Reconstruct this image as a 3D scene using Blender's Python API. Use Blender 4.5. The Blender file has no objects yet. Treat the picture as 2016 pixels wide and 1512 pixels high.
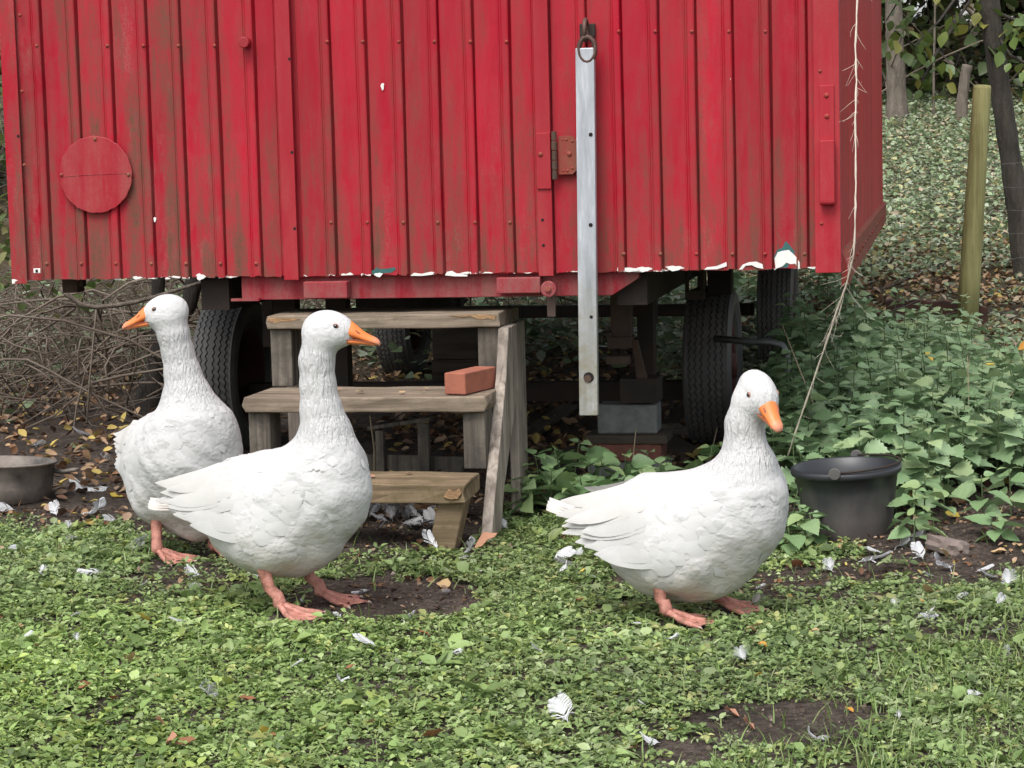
import bpy, bmesh, math, random
import numpy as np
from mathutils import Vector, Matrix, Euler

random.seed(7); np.random.seed(7)
SC = bpy.context.scene
COL = SC.collection
R = math.radians

# ------------------------------------------------------------------ camera
FPX, CXP, CYP = 4300.0, 1008.0, 756.0        # focal length in photo pixels, principal point
CAMH, PITCH, ROLL = 1.10, math.atan(456/4300.0), 0.0255
fwd = Vector((0, math.cos(PITCH), -math.sin(PITCH)))
up0 = Vector((0, math.sin(PITCH), math.cos(PITCH)))
r0 = Vector((1, 0, 0))
rt = r0*math.cos(ROLL) - up0*math.sin(ROLL)
upv = up0*math.cos(ROLL) + r0*math.sin(ROLL)
CAMP = Vector((0, 0, CAMH))
cam_d = bpy.data.cameras.new('camera'); cam = bpy.data.objects.new('camera', cam_d); COL.objects.link(cam)
cam_d.sensor_fit = 'HORIZONTAL'; cam_d.sensor_width = 36.0; cam_d.lens = FPX/2016.0*36.0
cam_d.clip_start = 0.05; cam_d.clip_end = 500
cam.matrix_world = Matrix(((rt.x, upv.x, -fwd.x, 0), (rt.y, upv.y, -fwd.y, 0), (rt.z, upv.z, -fwd.z, CAMH), (0, 0, 0, 1)))
cam_d.dof.use_dof = False
SC.camera = cam
SC.render.resolution_x = 1024; SC.render.resolution_y = 768

# ------------------------------------------------------------------ light: overcast daylight
SUN_EL, SUN_AZ = R(58), R(205)               # soft light from above, behind and left of the camera
wd = bpy.data.worlds.new('World'); SC.world = wd; wd.use_nodes = True
nt = wd.node_tree; nt.nodes.clear()
sky = nt.nodes.new('ShaderNodeTexSky'); sky.sky_type = 'NISHITA'; sky.sun_disc = False
sky.sun_elevation = SUN_EL; sky.sun_rotation = SUN_AZ; sky.dust_density = 4.0; sky.air_density = 1.0
hs = nt.nodes.new('ShaderNodeHueSaturation'); hs.inputs['Saturation'].default_value = 0.30
bg = nt.nodes.new('ShaderNodeBackground'); bg.inputs['Strength'].default_value = 0.15
wo = nt.nodes.new('ShaderNodeOutputWorld')
nt.links.new(sky.outputs[0], hs.inputs['Color']); nt.links.new(hs.outputs[0], bg.inputs[0]); nt.links.new(bg.outputs[0], wo.inputs[0])
sd = bpy.data.lights.new('sun', 'SUN'); sd.energy = 1.0; sd.angle = R(28); sd.color = (1.0, 0.965, 0.92)
sun = bpy.data.objects.new('sun', sd); COL.objects.link(sun)
sdir = Vector((math.sin(SUN_AZ)*math.cos(SUN_EL), math.cos(SUN_AZ)*math.cos(SUN_EL), math.sin(SUN_EL)))
sun.rotation_euler = sdir.to_track_quat('Z', 'Y').to_euler(); sun.location = (0, 0, 12)
SC.view_settings.view_transform = 'Standard'; SC.view_settings.look = 'None'
SC.view_settings.exposure = 0.90; SC.view_settings.gamma = 1.0; SC.view_settings.use_curve_mapping = False
SC.render.engine = 'CYCLES'

# ------------------------------------------------------------------ pixel helpers
def ray(px, py):
    return rt*((px-CXP)/FPX) + upv*((CYP-py)/FPX) + fwd
def at_depth(px, py, y):                     # the point on a pixel's ray at world Y = y
    d = ray(px, py); return CAMP + d*(y/d.y)
def on_z(px, py, z=0.0):
    d = ray(px, py); return CAMP + d*((z-CAMH)/d.z)
RM = np.array([[rt.x, rt.y, rt.z], [upv.x, upv.y, upv.z], [fwd.x, fwd.y, fwd.z]])
def project(P):                              # world points -> photo pixels
    q = (np.asarray(P, float)-np.array([0, 0, CAMH]))@RM.T
    return CXP+FPX*q[:, 0]/q[:, 2], CYP-FPX*q[:, 1]/q[:, 2]

def sstep(a, b, x):
    t = np.clip((x-a)/(b-a), 0, 1); return t*t*(3-2*t)
def gz(x, y):                                # ground height
    x = np.asarray(x, float); y = np.asarray(y, float)
    n = (0.010*np.sin(2.1*x+0.4)*np.sin(1.7*y+1.0) + 0.006*np.sin(5.3*x+2.0+y)*np.sin(4.7*y+0.3*x)
         + 0.003*np.sin(13*x+1)*np.sin(11*y+2) + 0.002*np.sin(29*x+3*y)*np.sin(23*y-5*x))
    s0 = 11.3 - 1.5*sstep(1.3, 2.3, x)
    s = np.maximum(y-s0, 0)
    rise = 0.15*s*s/(s+0.6)
    rise = np.where(rise > 2.6, 2.6+(rise-2.6)*0.35, rise)
    m = 0.045*np.exp(-(((x-1.30)/0.30)**2+((y-5.95)/0.22)**2))     # low soil mound at the right
    fl = sstep(60, 20, np.abs(x))
    return n + rise*(0.4+0.6*fl) + m
def gpt(px, py):                             # pixel -> first point where its ray meets the real ground
    d = ray(px, py); ts = np.arange(3.0, 60.0, .02)
    X = CAMP.x+d.x*ts/d.y; Y = ts; Z = CAMP.z+d.z*ts/d.y; h = np.argmax(Z < gz(X, Y)); y = ts[h] if h > 0 else 19.0
    lo, hi = y-.02, y
    for _ in range(20):
        m = (lo+hi)/2
        if CAMP.z+d.z*m/d.y < float(gz(CAMP.x+d.x*m/d.y, m)): hi = m
        else: lo = m
    p = CAMP+d*(hi/d.y); p.z = float(gz(p.x, p.y)); return p

# ------------------------------------------------------------------ objects
def tag(o, label, cat, group=None, kind=None):
    if label: o['label'] = label
    if cat: o['category'] = cat
    if group: o['group'] = group
    if kind: o['kind'] = kind
    return o
def empty(name, loc, rz=0.0, label=None, cat=None, group=None):
    o = bpy.data.objects.new(name, None); COL.objects.link(o)
    o.empty_display_size = 0.05; o.location = loc; o.rotation_euler = (0, 0, rz)
    return tag(o, label, cat, group)
def link_mesh(name, me, mat=None, parent=None, loc=None):
    o = bpy.data.objects.new(name, me); COL.objects.link(o)
    if mat is not None and len(me.materials) == 0: me.materials.append(mat)
    if parent is not None: o.parent = parent
    if loc is not None: o.location = loc
    return o

class MB:
    def __init__(s): s.v = []; s.f = []
    def add(s, verts, faces):
        b = len(s.v); s.v += [tuple(p) for p in verts]; s.f += [tuple(i+b for i in f) for f in faces]; return s
    def box(s, lo, hi, M=None):
        x0, y0, z0 = lo; x1, y1, z1 = hi
        vs = [Vector(p) for p in ((x0,y0,z0),(x1,y0,z0),(x1,y1,z0),(x0,y1,z0),(x0,y0,z1),(x1,y0,z1),(x1,y1,z1),(x0,y1,z1))]
        if M is not None: vs = [M@p for p in vs]
        return s.add(vs, [(3,2,1,0),(4,5,6,7),(0,1,5,4),(1,2,6,5),(2,3,7,6),(3,0,4,7)])
    def prism(s, poly, y0, y1, M=None):      # polygon in x,z extruded along y
        n = len(poly)
        vs = [Vector((p[0], y0, p[1])) for p in poly]+[Vector((p[0], y1, p[1])) for p in poly]
        if M is not None: vs = [M@p for p in vs]
        fs = [tuple(range(n)), tuple(range(2*n-1, n-1, -1))]
        for i in range(n):
            j = (i+1) % n; fs.append((i, n+i, n+j, j))
        return s.add(vs, fs)
    def tube(s, pts, rad, n=8, cap=True, flat=1.0):
        pts = [Vector(p) for p in pts]
        if not hasattr(rad, '__len__'): rad = [rad]*len(pts)
        b = len(s.v); ref = None
        for i, p in enumerate(pts):
            t = (pts[min(i+1, len(pts)-1)]-pts[max(i-1, 0)])
            t = t.normalized() if t.length > 1e-9 else Vector((0, 0, 1))
            if ref is None:
                ref = Vector((0, 0, 1)) if abs(t.z) < 0.8 else Vector((1, 0, 0))
            a = (ref-t*ref.dot(t)).normalized(); c = t.cross(a); ref = a
            for k in range(n):
                q = 2*math.pi*k/n
                s.v.append(tuple(p+(a*math.cos(q)*flat+c*math.sin(q))*rad[i]))
        for i in range(len(pts)-1):
            for k in range(n):
                k2 = (k+1) % n
                s.f.append((b+i*n+k, b+i*n+k2, b+(i+1)*n+k2, b+(i+1)*n+k))
        if cap:
            s.f.append(tuple(b+k for k in reversed(range(n))))
            e = b+(len(pts)-1)*n; s.f.append(tuple(e+k for k in range(n)))
        return s
    def lathe(s, prof, n=32, M=None, closed=False):   # prof: (r, z), axis z
        b = len(s.v)
        for (r, z) in prof:
            for k in range(n):
                q = 2*math.pi*k/n; p = Vector((r*math.cos(q), r*math.sin(q), z))
                s.v.append(tuple(M@p if M is not None else p))
        m = len(prof)
        for i in range(m if closed else m-1):
            i2 = (i+1) % m
            for k in range(n):
                k2 = (k+1) % n
                s.f.append((b+i*n+k, b+i*n+k2, b+i2*n+k2, b+i2*n+k))
        return s
    def disc(s, r, y0, y1, cx, cz, n=24):    # cylinder with its axis along y
        vs = []
        for y in (y0, y1):
            for k in range(n):
                q = 2*math.pi*k/n; vs.append((cx+r*math.cos(q), y, cz+r*math.sin(q)))
        fs = [tuple(range(n)), tuple(range(2*n-1, n-1, -1))]+[(k, n+k, n+(k+1) % n, (k+1) % n) for k in range(n)]
        return s.add(vs, fs)
    def mesh(s, name, mat=None, smooth=False):
        me = bpy.data.meshes.new(name); me.from_pydata(s.v, [], s.f); me.validate(); me.update()
        bm = bmesh.new(); bm.from_mesh(me); bmesh.ops.recalc_face_normals(bm, faces=bm.faces); bm.to_mesh(me); bm.free()
        if smooth: me.polygons.foreach_set('use_smooth', [True]*len(me.polygons))
        if mat is not None: me.materials.append(mat)
        return me
    def build(s, name, mat, parent=None, smooth=False, bevel=0.0, auto=False, loc=None):
        o = link_mesh(name, s.mesh(name, mat, smooth), None, parent, loc)
        if bevel > 0:
            m = o.modifiers.new('bevel', 'BEVEL'); m.width = bevel; m.segments = 2; m.limit_method = 'ANGLE'; m.angle_limit = R(35)
        return o

def np_mesh(name, V, F, mat=None, smooth=True, cols=None):
    """V (n,3), F (m,k) -> mesh; cols: per-vertex colours stored in attribute 'tint'"""
    me = bpy.data.meshes.new(name); V = np.asarray(V, np.float32); F = np.asarray(F, np.int32)
    me.vertices.add(len(V)); me.vertices.foreach_set('co', V.ravel())
    k = F.shape[1]; me.loops.add(F.size); me.loops.foreach_set('vertex_index', F.ravel())
    me.polygons.add(len(F)); me.polygons.foreach_set('loop_start', np.arange(0, F.size, k, dtype=np.int32))
    me.polygons.foreach_set('use_smooth', np.full(len(F), smooth, bool))
    if cols is not None:
        a = me.attributes.new('tint', 'FLOAT_COLOR', 'POINT')
        c = np.ones((len(V), 4), np.float32); c[:, :3] = cols; a.data.foreach_set('color', c.ravel())
    me.update(calc_edges=True); me.validate()
    if mat is not None: me.materials.append(mat)
    return me

# ------------------------------------------------------------------ materials
class NT:
    def __init__(s, name):
        s.m = bpy.data.materials.new(name); s.m.use_nodes = True; s.t = s.m.node_tree
        s.b = s.t.nodes['Principled BSDF']; s.o = s.t.nodes['Material Output']
        s.tc = s.n('ShaderNodeTexCoord')
    def n(s, typ, **kw):
        nd = s.t.nodes.new(typ)
        for k, v in kw.items(): setattr(nd, k, v)
        return nd
    def l(s, a, b): s.t.links.new(a, b)
    def coord(s, scale=(1, 1, 1), obj=None, loc=(0, 0, 0)):
        mp = s.n('ShaderNodeMapping'); mp.inputs['Scale'].default_value = scale; mp.inputs['Location'].default_value = loc
        if obj is not None: s.tc.object = obj
        s.l(s.tc.outputs['Object'], mp.inputs['Vector']); return mp.outputs[0]
    def noise(s, vec, scale=5, detail=4, rough=0.6, dist=0.0):
        nd = s.n('ShaderNodeTexNoise'); nd.inputs['Scale'].default_value = scale; nd.inputs['Detail'].default_value = detail
        nd.inputs['Roughness'].default_value = rough; nd.inputs['Distortion'].default_value = dist
        s.l(vec, nd.inputs['Vector']); return nd.outputs['Fac']
    def ramp(s, fac, stops):
        nd = s.n('ShaderNodeValToRGB'); e = nd.color_ramp.elements
        while len(e) < len(stops): e.new(0.5)
        for el, (p, c) in zip(e, stops):
            el.position = p; el.color = (c, c, c, 1) if not hasattr(c, '__len__') else (*c, 1)
        s.l(fac, nd.inputs[0]); return nd.outputs[0]
    def mix(s, fac, a, b, mode='MIX'):
        nd = s.n('ShaderNodeMix', data_type='RGBA', blend_type=mode)
        for sock, v in ((nd.inputs['Factor'], fac), (nd.inputs['A'], a), (nd.inputs['B'], b)):
            if hasattr(v, 'is_linked') or hasattr(v, 'links'): s.l(v, sock)
            elif hasattr(v, '__len__'): sock.default_value = (*v, 1)
            else: sock.default_value = v
        # factor/A/B of RGBA mix are the colour sockets
        return nd
    def mixc(s, fac, a, b, mode='MIX'):
        nd = s.n('ShaderNodeMix', data_type='RGBA', blend_type=mode)
        ins = {'f': nd.inputs[0], 'a': nd.inputs[6], 'b': nd.inputs[7]}
        for key, v in (('f', fac), ('a', a), ('b', b)):
            if isinstance(v, bpy.types.NodeSocket): s.l(v, ins[key])
            elif key == 'f': ins[key].default_value = v
            else: ins[key].default_value = (*v, 1)
        return nd.outputs[2]
    def math(s, op, a, b=None):
        nd = s.n('ShaderNodeMath', operation=op)
        for i, v in enumerate((a, b)):
            if v is None: continue
            if isinstance(v, bpy.types.NodeSocket): s.l(v, nd.inputs[i])
            else: nd.inputs[i].default_value = v
        return nd.outputs[0]
    def sep(s, vec):
        nd = s.n('ShaderNodeSeparateXYZ'); s.l(vec, nd.inputs[0]); return nd.outputs
    def rnd(s):
        return s.n('ShaderNodeObjectInfo').outputs['Random']
    def attr(s, name):
        nd = s.n('ShaderNodeAttribute'); nd.attribute_name = name; return nd.outputs['Color']
    def bump(s, h, strength=0.3, dist=0.01):
        nd = s.n('ShaderNodeBump'); nd.inputs['Strength'].default_value = strength; nd.inputs['Distance'].default_value = dist
        s.l(h, nd.inputs['Height']); s.l(nd.outputs[0], s.b.inputs['Normal']); return s
    def col(s, c):
        if isinstance(c, bpy.types.NodeSocket): s.l(c, s.b.inputs['Base Color'])
        else: s.b.inputs['Base Color'].default_value = (*c, 1)
        return s
    def set(s, rough=None, metal=None, spec=None):
        if rough is not None:
            if isinstance(rough, bpy.types.NodeSocket): s.l(rough, s.b.inputs['Roughness'])
            else: s.b.inputs['Roughness'].default_value = rough
        if metal is not None: s.b.inputs['Metallic'].default_value = metal
        if spec is not None: s.b.inputs['Specular IOR Level'].default_value = spec
        return s

def simple(name, c, rough=0.7, metal=0.0, var=0.35, scale=12, bump=0.2, bd=0.004, spec=0.4, stretch=(1, 1, 1), c2=None):
    t = NT(name); v = t.coord(stretch); f = t.noise(v, scale, 5)
    d = tuple(x*(1-var) for x in c) if c2 is None else c2
    t.col(t.ramp(f, [(0.30, d), (0.68, c)])); t.set(rough, metal, spec)
    if bump: t.bump(t.noise(v, scale*4, 5), bump, bd)
    return t.m
def wood(name, c, dark, axis, rough=0.85, moss=0.0, contrast=1.0, mosscol=(0.10, 0.12, 0.03)):
    t = NT(name); sc = [45.0, 45.0, 45.0]; sc[axis] = 2.2
    v = t.coord(tuple(sc)); g = t.noise(v, 1.0, 6, 0.65, 0.6)
    sc2 = [9.0, 9.0, 9.0]; sc2[axis] = 0.9; w = t.noise(t.coord(tuple(sc2)), 1.2, 3, 0.5, 1.2)
    big = t.noise(t.coord((1, 1, 1)), 7, 4)
    c1 = t.ramp(g, [(0.34, dark), (0.50, tuple(0.55*a+0.45*b for a, b in zip(c, dark))), (0.66, c)])
    c1 = t.mixc(t.ramp(w, [(0.42, 0.0), (0.60, 0.45*contrast)]), c1, dark)
    c1 = t.mixc(t.ramp(big, [(0.35, 0.0), (0.75, 0.4)]), c1, tuple(x*1.25 for x in c))
    if moss: c1 = t.mixc(t.ramp(t.noise(t.coord(), 14, 5, 0.7), [(0.52-0.12*moss, 0.0), (0.66, moss)]), c1, mosscol)
    t.col(c1); t.set(rough, 0, 0.25); t.bump(g, 0.7, 0.004); return t.m
def leafmat(name, rough=0.45, spec=0.45, trans=0.30, hue=None):
    """colour from the 'tint' attribute, a little light through the blade"""
    t = NT(name); c = t.attr('tint')
    if hue is not None: c = t.mixc(t.rnd(), c, hue, 'MULTIPLY')
    v = t.coord(); c = t.mixc(t.ramp(t.noise(v, 60, 2), [(0.3, 0.0), (0.7, 0.35)]), c, tuple((0.8, 0.85, 0.6)), 'MULTIPLY')
    t.col(c); t.set(rough, 0, spec)
    tr = t.n('ShaderNodeBsdfTranslucent'); t.l(c, tr.inputs['Color'])
    mx = t.n('ShaderNodeMixShader'); mx.inputs[0].default_value = trans
    t.l(t.b.outputs[0], mx.inputs[1]); t.l(tr.outputs[0], mx.inputs[2]); t.l(mx.outputs[0], t.o.inputs['Surface'])
    return t.m

M = {}
M['steel_dark'] = simple('chassis_steel', (0.022, 0.019, 0.018), 0.75, 0.2, 0.5, 10, 0.4, 0.003, c2=(0.045, 0.028, 0.02))
M['rust'] = simple('rusty_steel', (0.10, 0.055, 0.035), 0.85, 0.1, 0.5, 16, 0.5, 0.003, c2=(0.045, 0.035, 0.03))
M['brown_metal'] = simple('brown_metal', (0.11, 0.075, 0.06), 0.8, 0.1, 0.5, 9, 0.4, 0.003)
M['rubber'] = simple('tyre_rubber', (0.070, 0.069, 0.069), 0.6, 0, 0.4, 8, 0.3, 0.002, c2=(0.115, 0.108, 0.10))
M['rim'] = simple('rim_paint', (0.09, 0.028, 0.02), 0.7, 0.0, 0.5, 14, 0.4, 0.003)
M['pipe'] = simple('galvanised_pipe', (0.16, 0.17, 0.17), 0.5, 0.5, 0.3, 20, 0.2)
M['chain'] = simple('chain_steel', (0.14, 0.085, 0.07), 0.6, 0.5, 0.6, 60, 0.4, 0.001)
M['concrete'] = simple('concrete', (0.20, 0.21, 0.20), 0.95, 0, 0.35, 30, 0.5, 0.003)
M['brickm'] = simple('brick_clay', (0.33, 0.115, 0.07), 0.9, 0, 0.18, 25, 0.5, 0.002, c2=(0.24, 0.085, 0.055))
M['brick_dark'] = simple('old_brick', (0.22, 0.09, 0.065), 0.9, 0, 0.4, 25, 0.5, 0.003)
M['twine'] = simple('twine', (0.80, 0.70, 0.58), 0.9, 0, 0.25, 80, 0.0)
M['bark'] = simple('bark', (0.085, 0.075, 0.062), 0.95, 0, 0.6, 5, 0.9, 0.02, stretch=(6, 6, 1.2), c2=(0.035, 0.032, 0.026))
M['bark_pale'] = simple('pale_bark', (0.19, 0.16, 0.13), 0.95, 0, 0.5, 5, 0.8, 0.02, stretch=(5, 5, 1.2), c2=(0.09, 0.075, 0.06))
M['bark_dark'] = simple('dark_bark', (0.03, 0.026, 0.022), 0.95, 0, 0.5, 5, 0.8, 0.02, stretch=(6, 6, 1))
M['twig'] = simple('bramble_stem', (0.20, 0.165, 0.13), 0.85, 0, 0.6, 3, 0.2, 0.002, c2=(0.06, 0.045, 0.036))
M['stalk'] = simple('dry_stalk', (0.36, 0.29, 0.19), 0.85, 0, 0.4, 10, 0.0)
M['stem_green'] = simple('green_stem', (0.09, 0.13, 0.05), 0.7, 0, 0.4, 10, 0.0)
M['wire'] = simple('fence_wire', (0.16, 0.16, 0.155), 0.55, 0.6, 0.3, 20, 0)
M['stone'] = simple('stone', (0.22, 0.175, 0.155), 0.9, 0, 0.4, 12, 0.6, 0.004)
M['mould'] = simple('enamel_dirty', (0.24, 0.205, 0.175), 0.65, 0.1, 0.6, 14, 0.4, 0.002, c2=(0.06, 0.055, 0.05))
M['wood_x'] = wood('weathered_plank', (0.30, 0.24, 0.18), (0.070, 0.052, 0.038), 0, moss=0.45, contrast=1.2, mosscol=(0.07, 0.065, 0.04))
M['wood_z'] = wood('weathered_post', (0.40, 0.35, 0.30), (0.095, 0.075, 0.06), 2, contrast=1.2)
M['wood_low'] = wood('mossy_plank', (0.30, 0.225, 0.14), (0.08, 0.055, 0.035), 0, moss=0.8, contrast=1.3, mosscol=(0.085, 0.068, 0.03))
M['wood_end'] = wood('end_grain', (0.20, 0.175, 0.14), (0.035, 0.03, 0.026), 2, moss=0.7, mosscol=(0.03, 0.028, 0.026))
M['wood_dark'] = wood('old_board', (0.10, 0.08, 0.06), (0.035, 0.028, 0.022), 0)
M['wood_raw'] = simple('split_wood', (0.46, 0.28, 0.14), 0.85, 0, 0.4, 30, 0.9, 0.006, stretch=(1, 6, 6), c2=(0.2, 0.12, 0.07))
M['post_green'] = wood('green_post', (0.27, 0.26, 0.115), (0.125, 0.12, 0.045), 2, contrast=0.5)
M['leaf'] = leafmat('leaf')
M['litter'] = leafmat('dry_leaf', 0.8, 0.2, 0.12)
M['nettle'] = leafmat('nettle_leaf', 0.48, 0.5, 0.25)
def plastic_bucket():
    t = NT('bucket_plastic'); v = t.coord(); z = t.sep(v)[2]
    dirt = t.noise(t.coord((1, 1, 0.35)), 14, 6, 0.7)
    zz = t.math('SUBTRACT', 0.74, t.math('MULTIPLY', z, 2.9))
    f = t.ramp(t.math('ADD', zz, t.math('MULTIPLY', dirt, 0.55)), [(0.55, 0.0), (1.15, 0.8)])
    t.col(t.mixc(f, (0.022, 0.024, 0.028), (0.14, 0.12, 0.108))); t.set(t.ramp(f, [(0, 0.42), (1, 0.9)]), 0, 0.5)
    t.bump(dirt, 0.2, 0.003); return t.m
M['bucket'] = plastic_bucket()
def aluminium():
    t = NT('grey_bar'); v = t.coord((6, 6, 0.7)); f = t.noise(v, 5, 6, 0.7); g = t.noise(t.coord((1, 1, 1)), 40, 4)
    z = t.sep(t.coord())[2]
    low = t.ramp(t.math('ADD', z, t.math('MULTIPLY', t.noise(t.coord(), 9, 4), 0.5)), [(0.42, 1.0), (0.75, 0.0)])
    c = t.ramp(f, [(0.30, (0.25, 0.27, 0.29)), (0.55, (0.42, 0.44, 0.47)), (0.75, (0.62, 0.64, 0.66))])
    c = t.mixc(t.math('MULTIPLY', low, t.ramp(g, [(0.3, 0.3), (0.7, 0.9)])), c, (0.24, 0.22, 0.15))
    t.col(c); t.set(0.5, 0.35, 0.4); t.bump(g, 0.15, 0.001); return t.m
M['alu'] = aluminium()
def soil():
    t = NT('soil'); v = t.coord(); a = t.noise(v, 3.0, 6, 0.65); b = t.noise(v, 45, 6, 0.7); c = t.noise(v, 160, 3, 0.6)
    k = t.ramp(a, [(0.32, (0.060, 0.045, 0.036)), (0.52, (0.125, 0.097, 0.080)), (0.72, (0.205, 0.165, 0.138))])
    k = t.mixc(t.ramp(b, [(0.40, 0.0), (0.62, 0.8)]), k, (0.022, 0.016, 0.012))
    k = t.mixc(t.ramp(c, [(0.66, 0.0), (0.74, 0.55)]), k, (0.28, 0.24, 0.2))
    y = t.sep(v)[1]
    far = t.ramp(t.math('MULTIPLY', y, 0.05), [(0.50, 0.0), (0.62, 0.75)])
    k = t.mixc(far, k, t.ramp(b, [(0.35, (0.05, 0.05, 0.02)), (0.65, (0.14, 0.10, 0.055))]))
    t.col(k); t.set(0.95, 0, 0.2); t.bump(t.math('ADD', b, t.math('MULTIPLY', c, 0.5)), 1.0, 0.035); return t.m
M['soil'] = soil()

# ================================================================== ground
def build_ground():
    def axis(a, b, c, d, fine, n):
        mid = np.arange(b, c+1e-6, fine)
        lo = b-np.geomspace(0.05, b-a, n)[::-1]; hi = c+np.geomspace(0.05, d-c, n)
        return np.concatenate([lo, mid, hi])
    xs = axis(-90, -3.2, 3.2, 90, 0.04, 34); ys = axis(-20, 3.0, 8.0, 160, 0.04, 48)
    X, Y = np.meshgrid(xs, ys, indexing='ij'); Z = gz(X, Y)
    nx, ny = X.shape
    V = np.stack([X, Y, Z], -1).reshape(-1, 3)
    i = np.arange((nx-1)*(ny-1)); a = (i//(ny-1))*ny+i % (ny-1)
    F = np.stack([a, a+ny, a+ny+1, a+1], 1)
    o = link_mesh('ground', np_mesh('ground', V, F, M['soil']))
    o['kind'] = 'structure'
build_ground()

# ================================================================== red wagon
WA = R(11.0)                                  # the end wall turns away to the left
WC = at_depth(845, 540, 6.55)                 # middle of the end wall's lower edge
wdir = Vector((math.cos(WA), -math.sin(WA), 0)); wnor = Vector((-math.sin(WA), -math.cos(WA), 0))
def wall_hit(px, py, off=0.0):                # pixel -> (u along wall, z) on the wall plane moved off toward the viewer
    p0 = WC+wnor*off; d = ray(px, py); t = (p0-CAMP).dot(wnor)/d.dot(wnor); p = CAMP+d*t
    return (p-WC).dot(wdir), p.z
uL = wall_hit(31, 552)[0]; uR = wall_hit(1655, 527)[0]
W = uR-uL
org = WC+wdir*uL
wagon = empty('red_wagon', (org.x, org.y, 0), -WA, 'old red metal-clad trailer wagon raised on black rubber tyres', 'trailer')
def wl(px, py, off=0.0):
    u, z = wall_hit(px, py, off); return u-uL, z
ZB = wl(845, 540)[1]; ZT = ZB+2.05; LEN = 5.4
print('WAGON W', W, 'ZB', ZB, 'pxm', 4300/6.55)

def red_paint(name, base, grime, low=0.8, streak=0.5, fade=(0.36, 0.13, 0.115), axis_scale=(16, 16, 1.1), chip=0.0):
    t = NT(name); t.tc.object = wagon
    v = t.coord((1, 1, 1)); s = t.sep(v); u, z = s[0], s[2]
    st = t.noise(t.coord(axis_scale), 1.0, 6, 0.68); st2 = t.noise(t.coord((5, 5, 0.7), loc=(3, 1, 7)), 1.0, 5, 0.6)
    fine = t.noise(v, 140, 5, 0.7); mid = t.noise(t.coord((1, 1, 0.5)), 20, 6, 0.7)
    cl = t.ramp(st2, [(0.3, tuple(b*0.80 for b in base)), (0.55, base), (0.78, tuple(min(1, b*1.22) for b in base))])
    r = t.rnd(); cl = t.mixc(t.math('MULTIPLY', r, 0.5), cl, tuple(b*0.55 for b in base))
    left = t.ramp(t.math('MULTIPLY', u, 0.4), [(0.0, 1.0), (0.20, 0.95), (0.33, 0.20), (0.70, 0.24), (1.0, 0.34)])
    lowm = t.ramp(t.math('MULTIPLY', t.math('SUBTRACT', z, ZB), 0.9), [(0.0, 1.0), (0.18, 0.62), (0.5, 0.24), (1.0, 0.16)])
    g = t.math('ADD', t.math('MULTIPLY', left, 0.55), t.math('MULTIPLY', lowm, low))
    # faded chalky paint
    f1 = t.math('MULTIPLY', t.ramp(t.math('ADD', t.math('MULTIPLY', st, 0.6), t.math('MULTIPLY', mid, 0.4)), [(0.40, 0.0), (0.62, 1.0)]), t.math('MULTIPLY', g, grime))
    cl = t.mixc(t.math('MULTIPLY', f1, t.ramp(fine, [(0.35, 0.5), (0.65, 1.0)])), cl, fade)
    # pale dusty scuffs
    ds = t.noise(t.coord((9, 9, 2.2), loc=(5, 2, 1)), 1.0, 7, 0.75)
    cl = t.mixc(t.math('MULTIPLY', t.ramp(ds, [(0.54, 0.0), (0.72, 0.7)]), t.math('MULTIPLY', g, t.ramp(fine, [(0.40, 0.1), (0.60, 1.0)]))), cl, (0.33, 0.13, 0.115))
    # olive grime in runs
    f2 = t.math('MULTIPLY', t.ramp(st, [(0.47, 0.0), (0.62, 1.0)]), t.math('MULTIPLY', g, streak))
    cl = t.mixc(t.math('MULTIPLY', f2, t.math('MULTIPLY', t.ramp(mid, [(0.38, 0.25), (0.58, 1.0)]), t.ramp(fine, [(0.38, 0.35), (0.58, 1.0)]))), cl, (0.105, 0.052, 0.030))
    # dark speckle and small white nicks
    cl = t.mixc(t.math('MULTIPLY', t.ramp(fine, [(0.60, 0.0), (0.72, 0.5)]), t.math('MULTIPLY', g, 0.9)), cl, (0.10, 0.04, 0.03))
    nick = t.ramp(t.noise(v, 75, 2, 0.5), [(0.80, 0.0), (0.82, 0.8)])
    cl = t.mixc(nick, cl, (0.6, 0.45, 0.42))
    if chip:
        edge = t.ramp(t.math('MULTIPLY', t.math('SUBTRACT', z, ZB), 1.0), [(0.0, 1.0), (chip, 0.0)])
        n = t.noise(t.coord((1, 1, 2.0)), 9, 5, 0.6)
        cf = t.ramp(t.math('ADD', edge, t.math('MULTIPLY', n, 1.6)), [(1.66, 0.0), (1.70, 1.0)])
        cf = t.ramp(t.math('MULTIPLY', t.math('ADD', edge, t.math('MULTIPLY', n, 1.6)), 0.5), [(0.925, 0.0), (0.94, 1.0)])
        cl = t.mixc(cf, cl, (0.72, 0.70, 0.66))
    t.col(cl); t.set(t.ramp(f1, [(0.0, 0.45), (0.6, 0.8)]), 0, 0.25)
    t.bump(t.math('ADD', t.math('MULTIPLY', mid, 0.5), t.math('MULTIPLY', fine, 0.35)), 0.22, 0.004)
    return t.m
RED = (0.40, 0.005, 0.022)
M['red'] = red_paint('red_wall_paint', RED, 1.4, streak=1.15, fade=(0.19, 0.062, 0.052), chip=0.05)
M['red_trim'] = red_paint('red_trim_paint', (0.36, 0.014, 0.026), 0.7, low=0.4, streak=0.25)
M['red_worn'] = red_paint('worn_red_paint', (0.27, 0.012, 0.022), 1.5, low=0.9, fade=(0.27, 0.085, 0.085), streak=0.5)
M['red_side'] = red_paint('red_side_paint', (0.40, 0.040, 0.036), 1.1, low=0.6, streak=1.1)
M['red_rust'] = red_paint('rusty_red_paint', (0.30, 0.035, 0.03), 1.6, fade=(0.22, 0.10, 0.06), streak=0.8)
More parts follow.
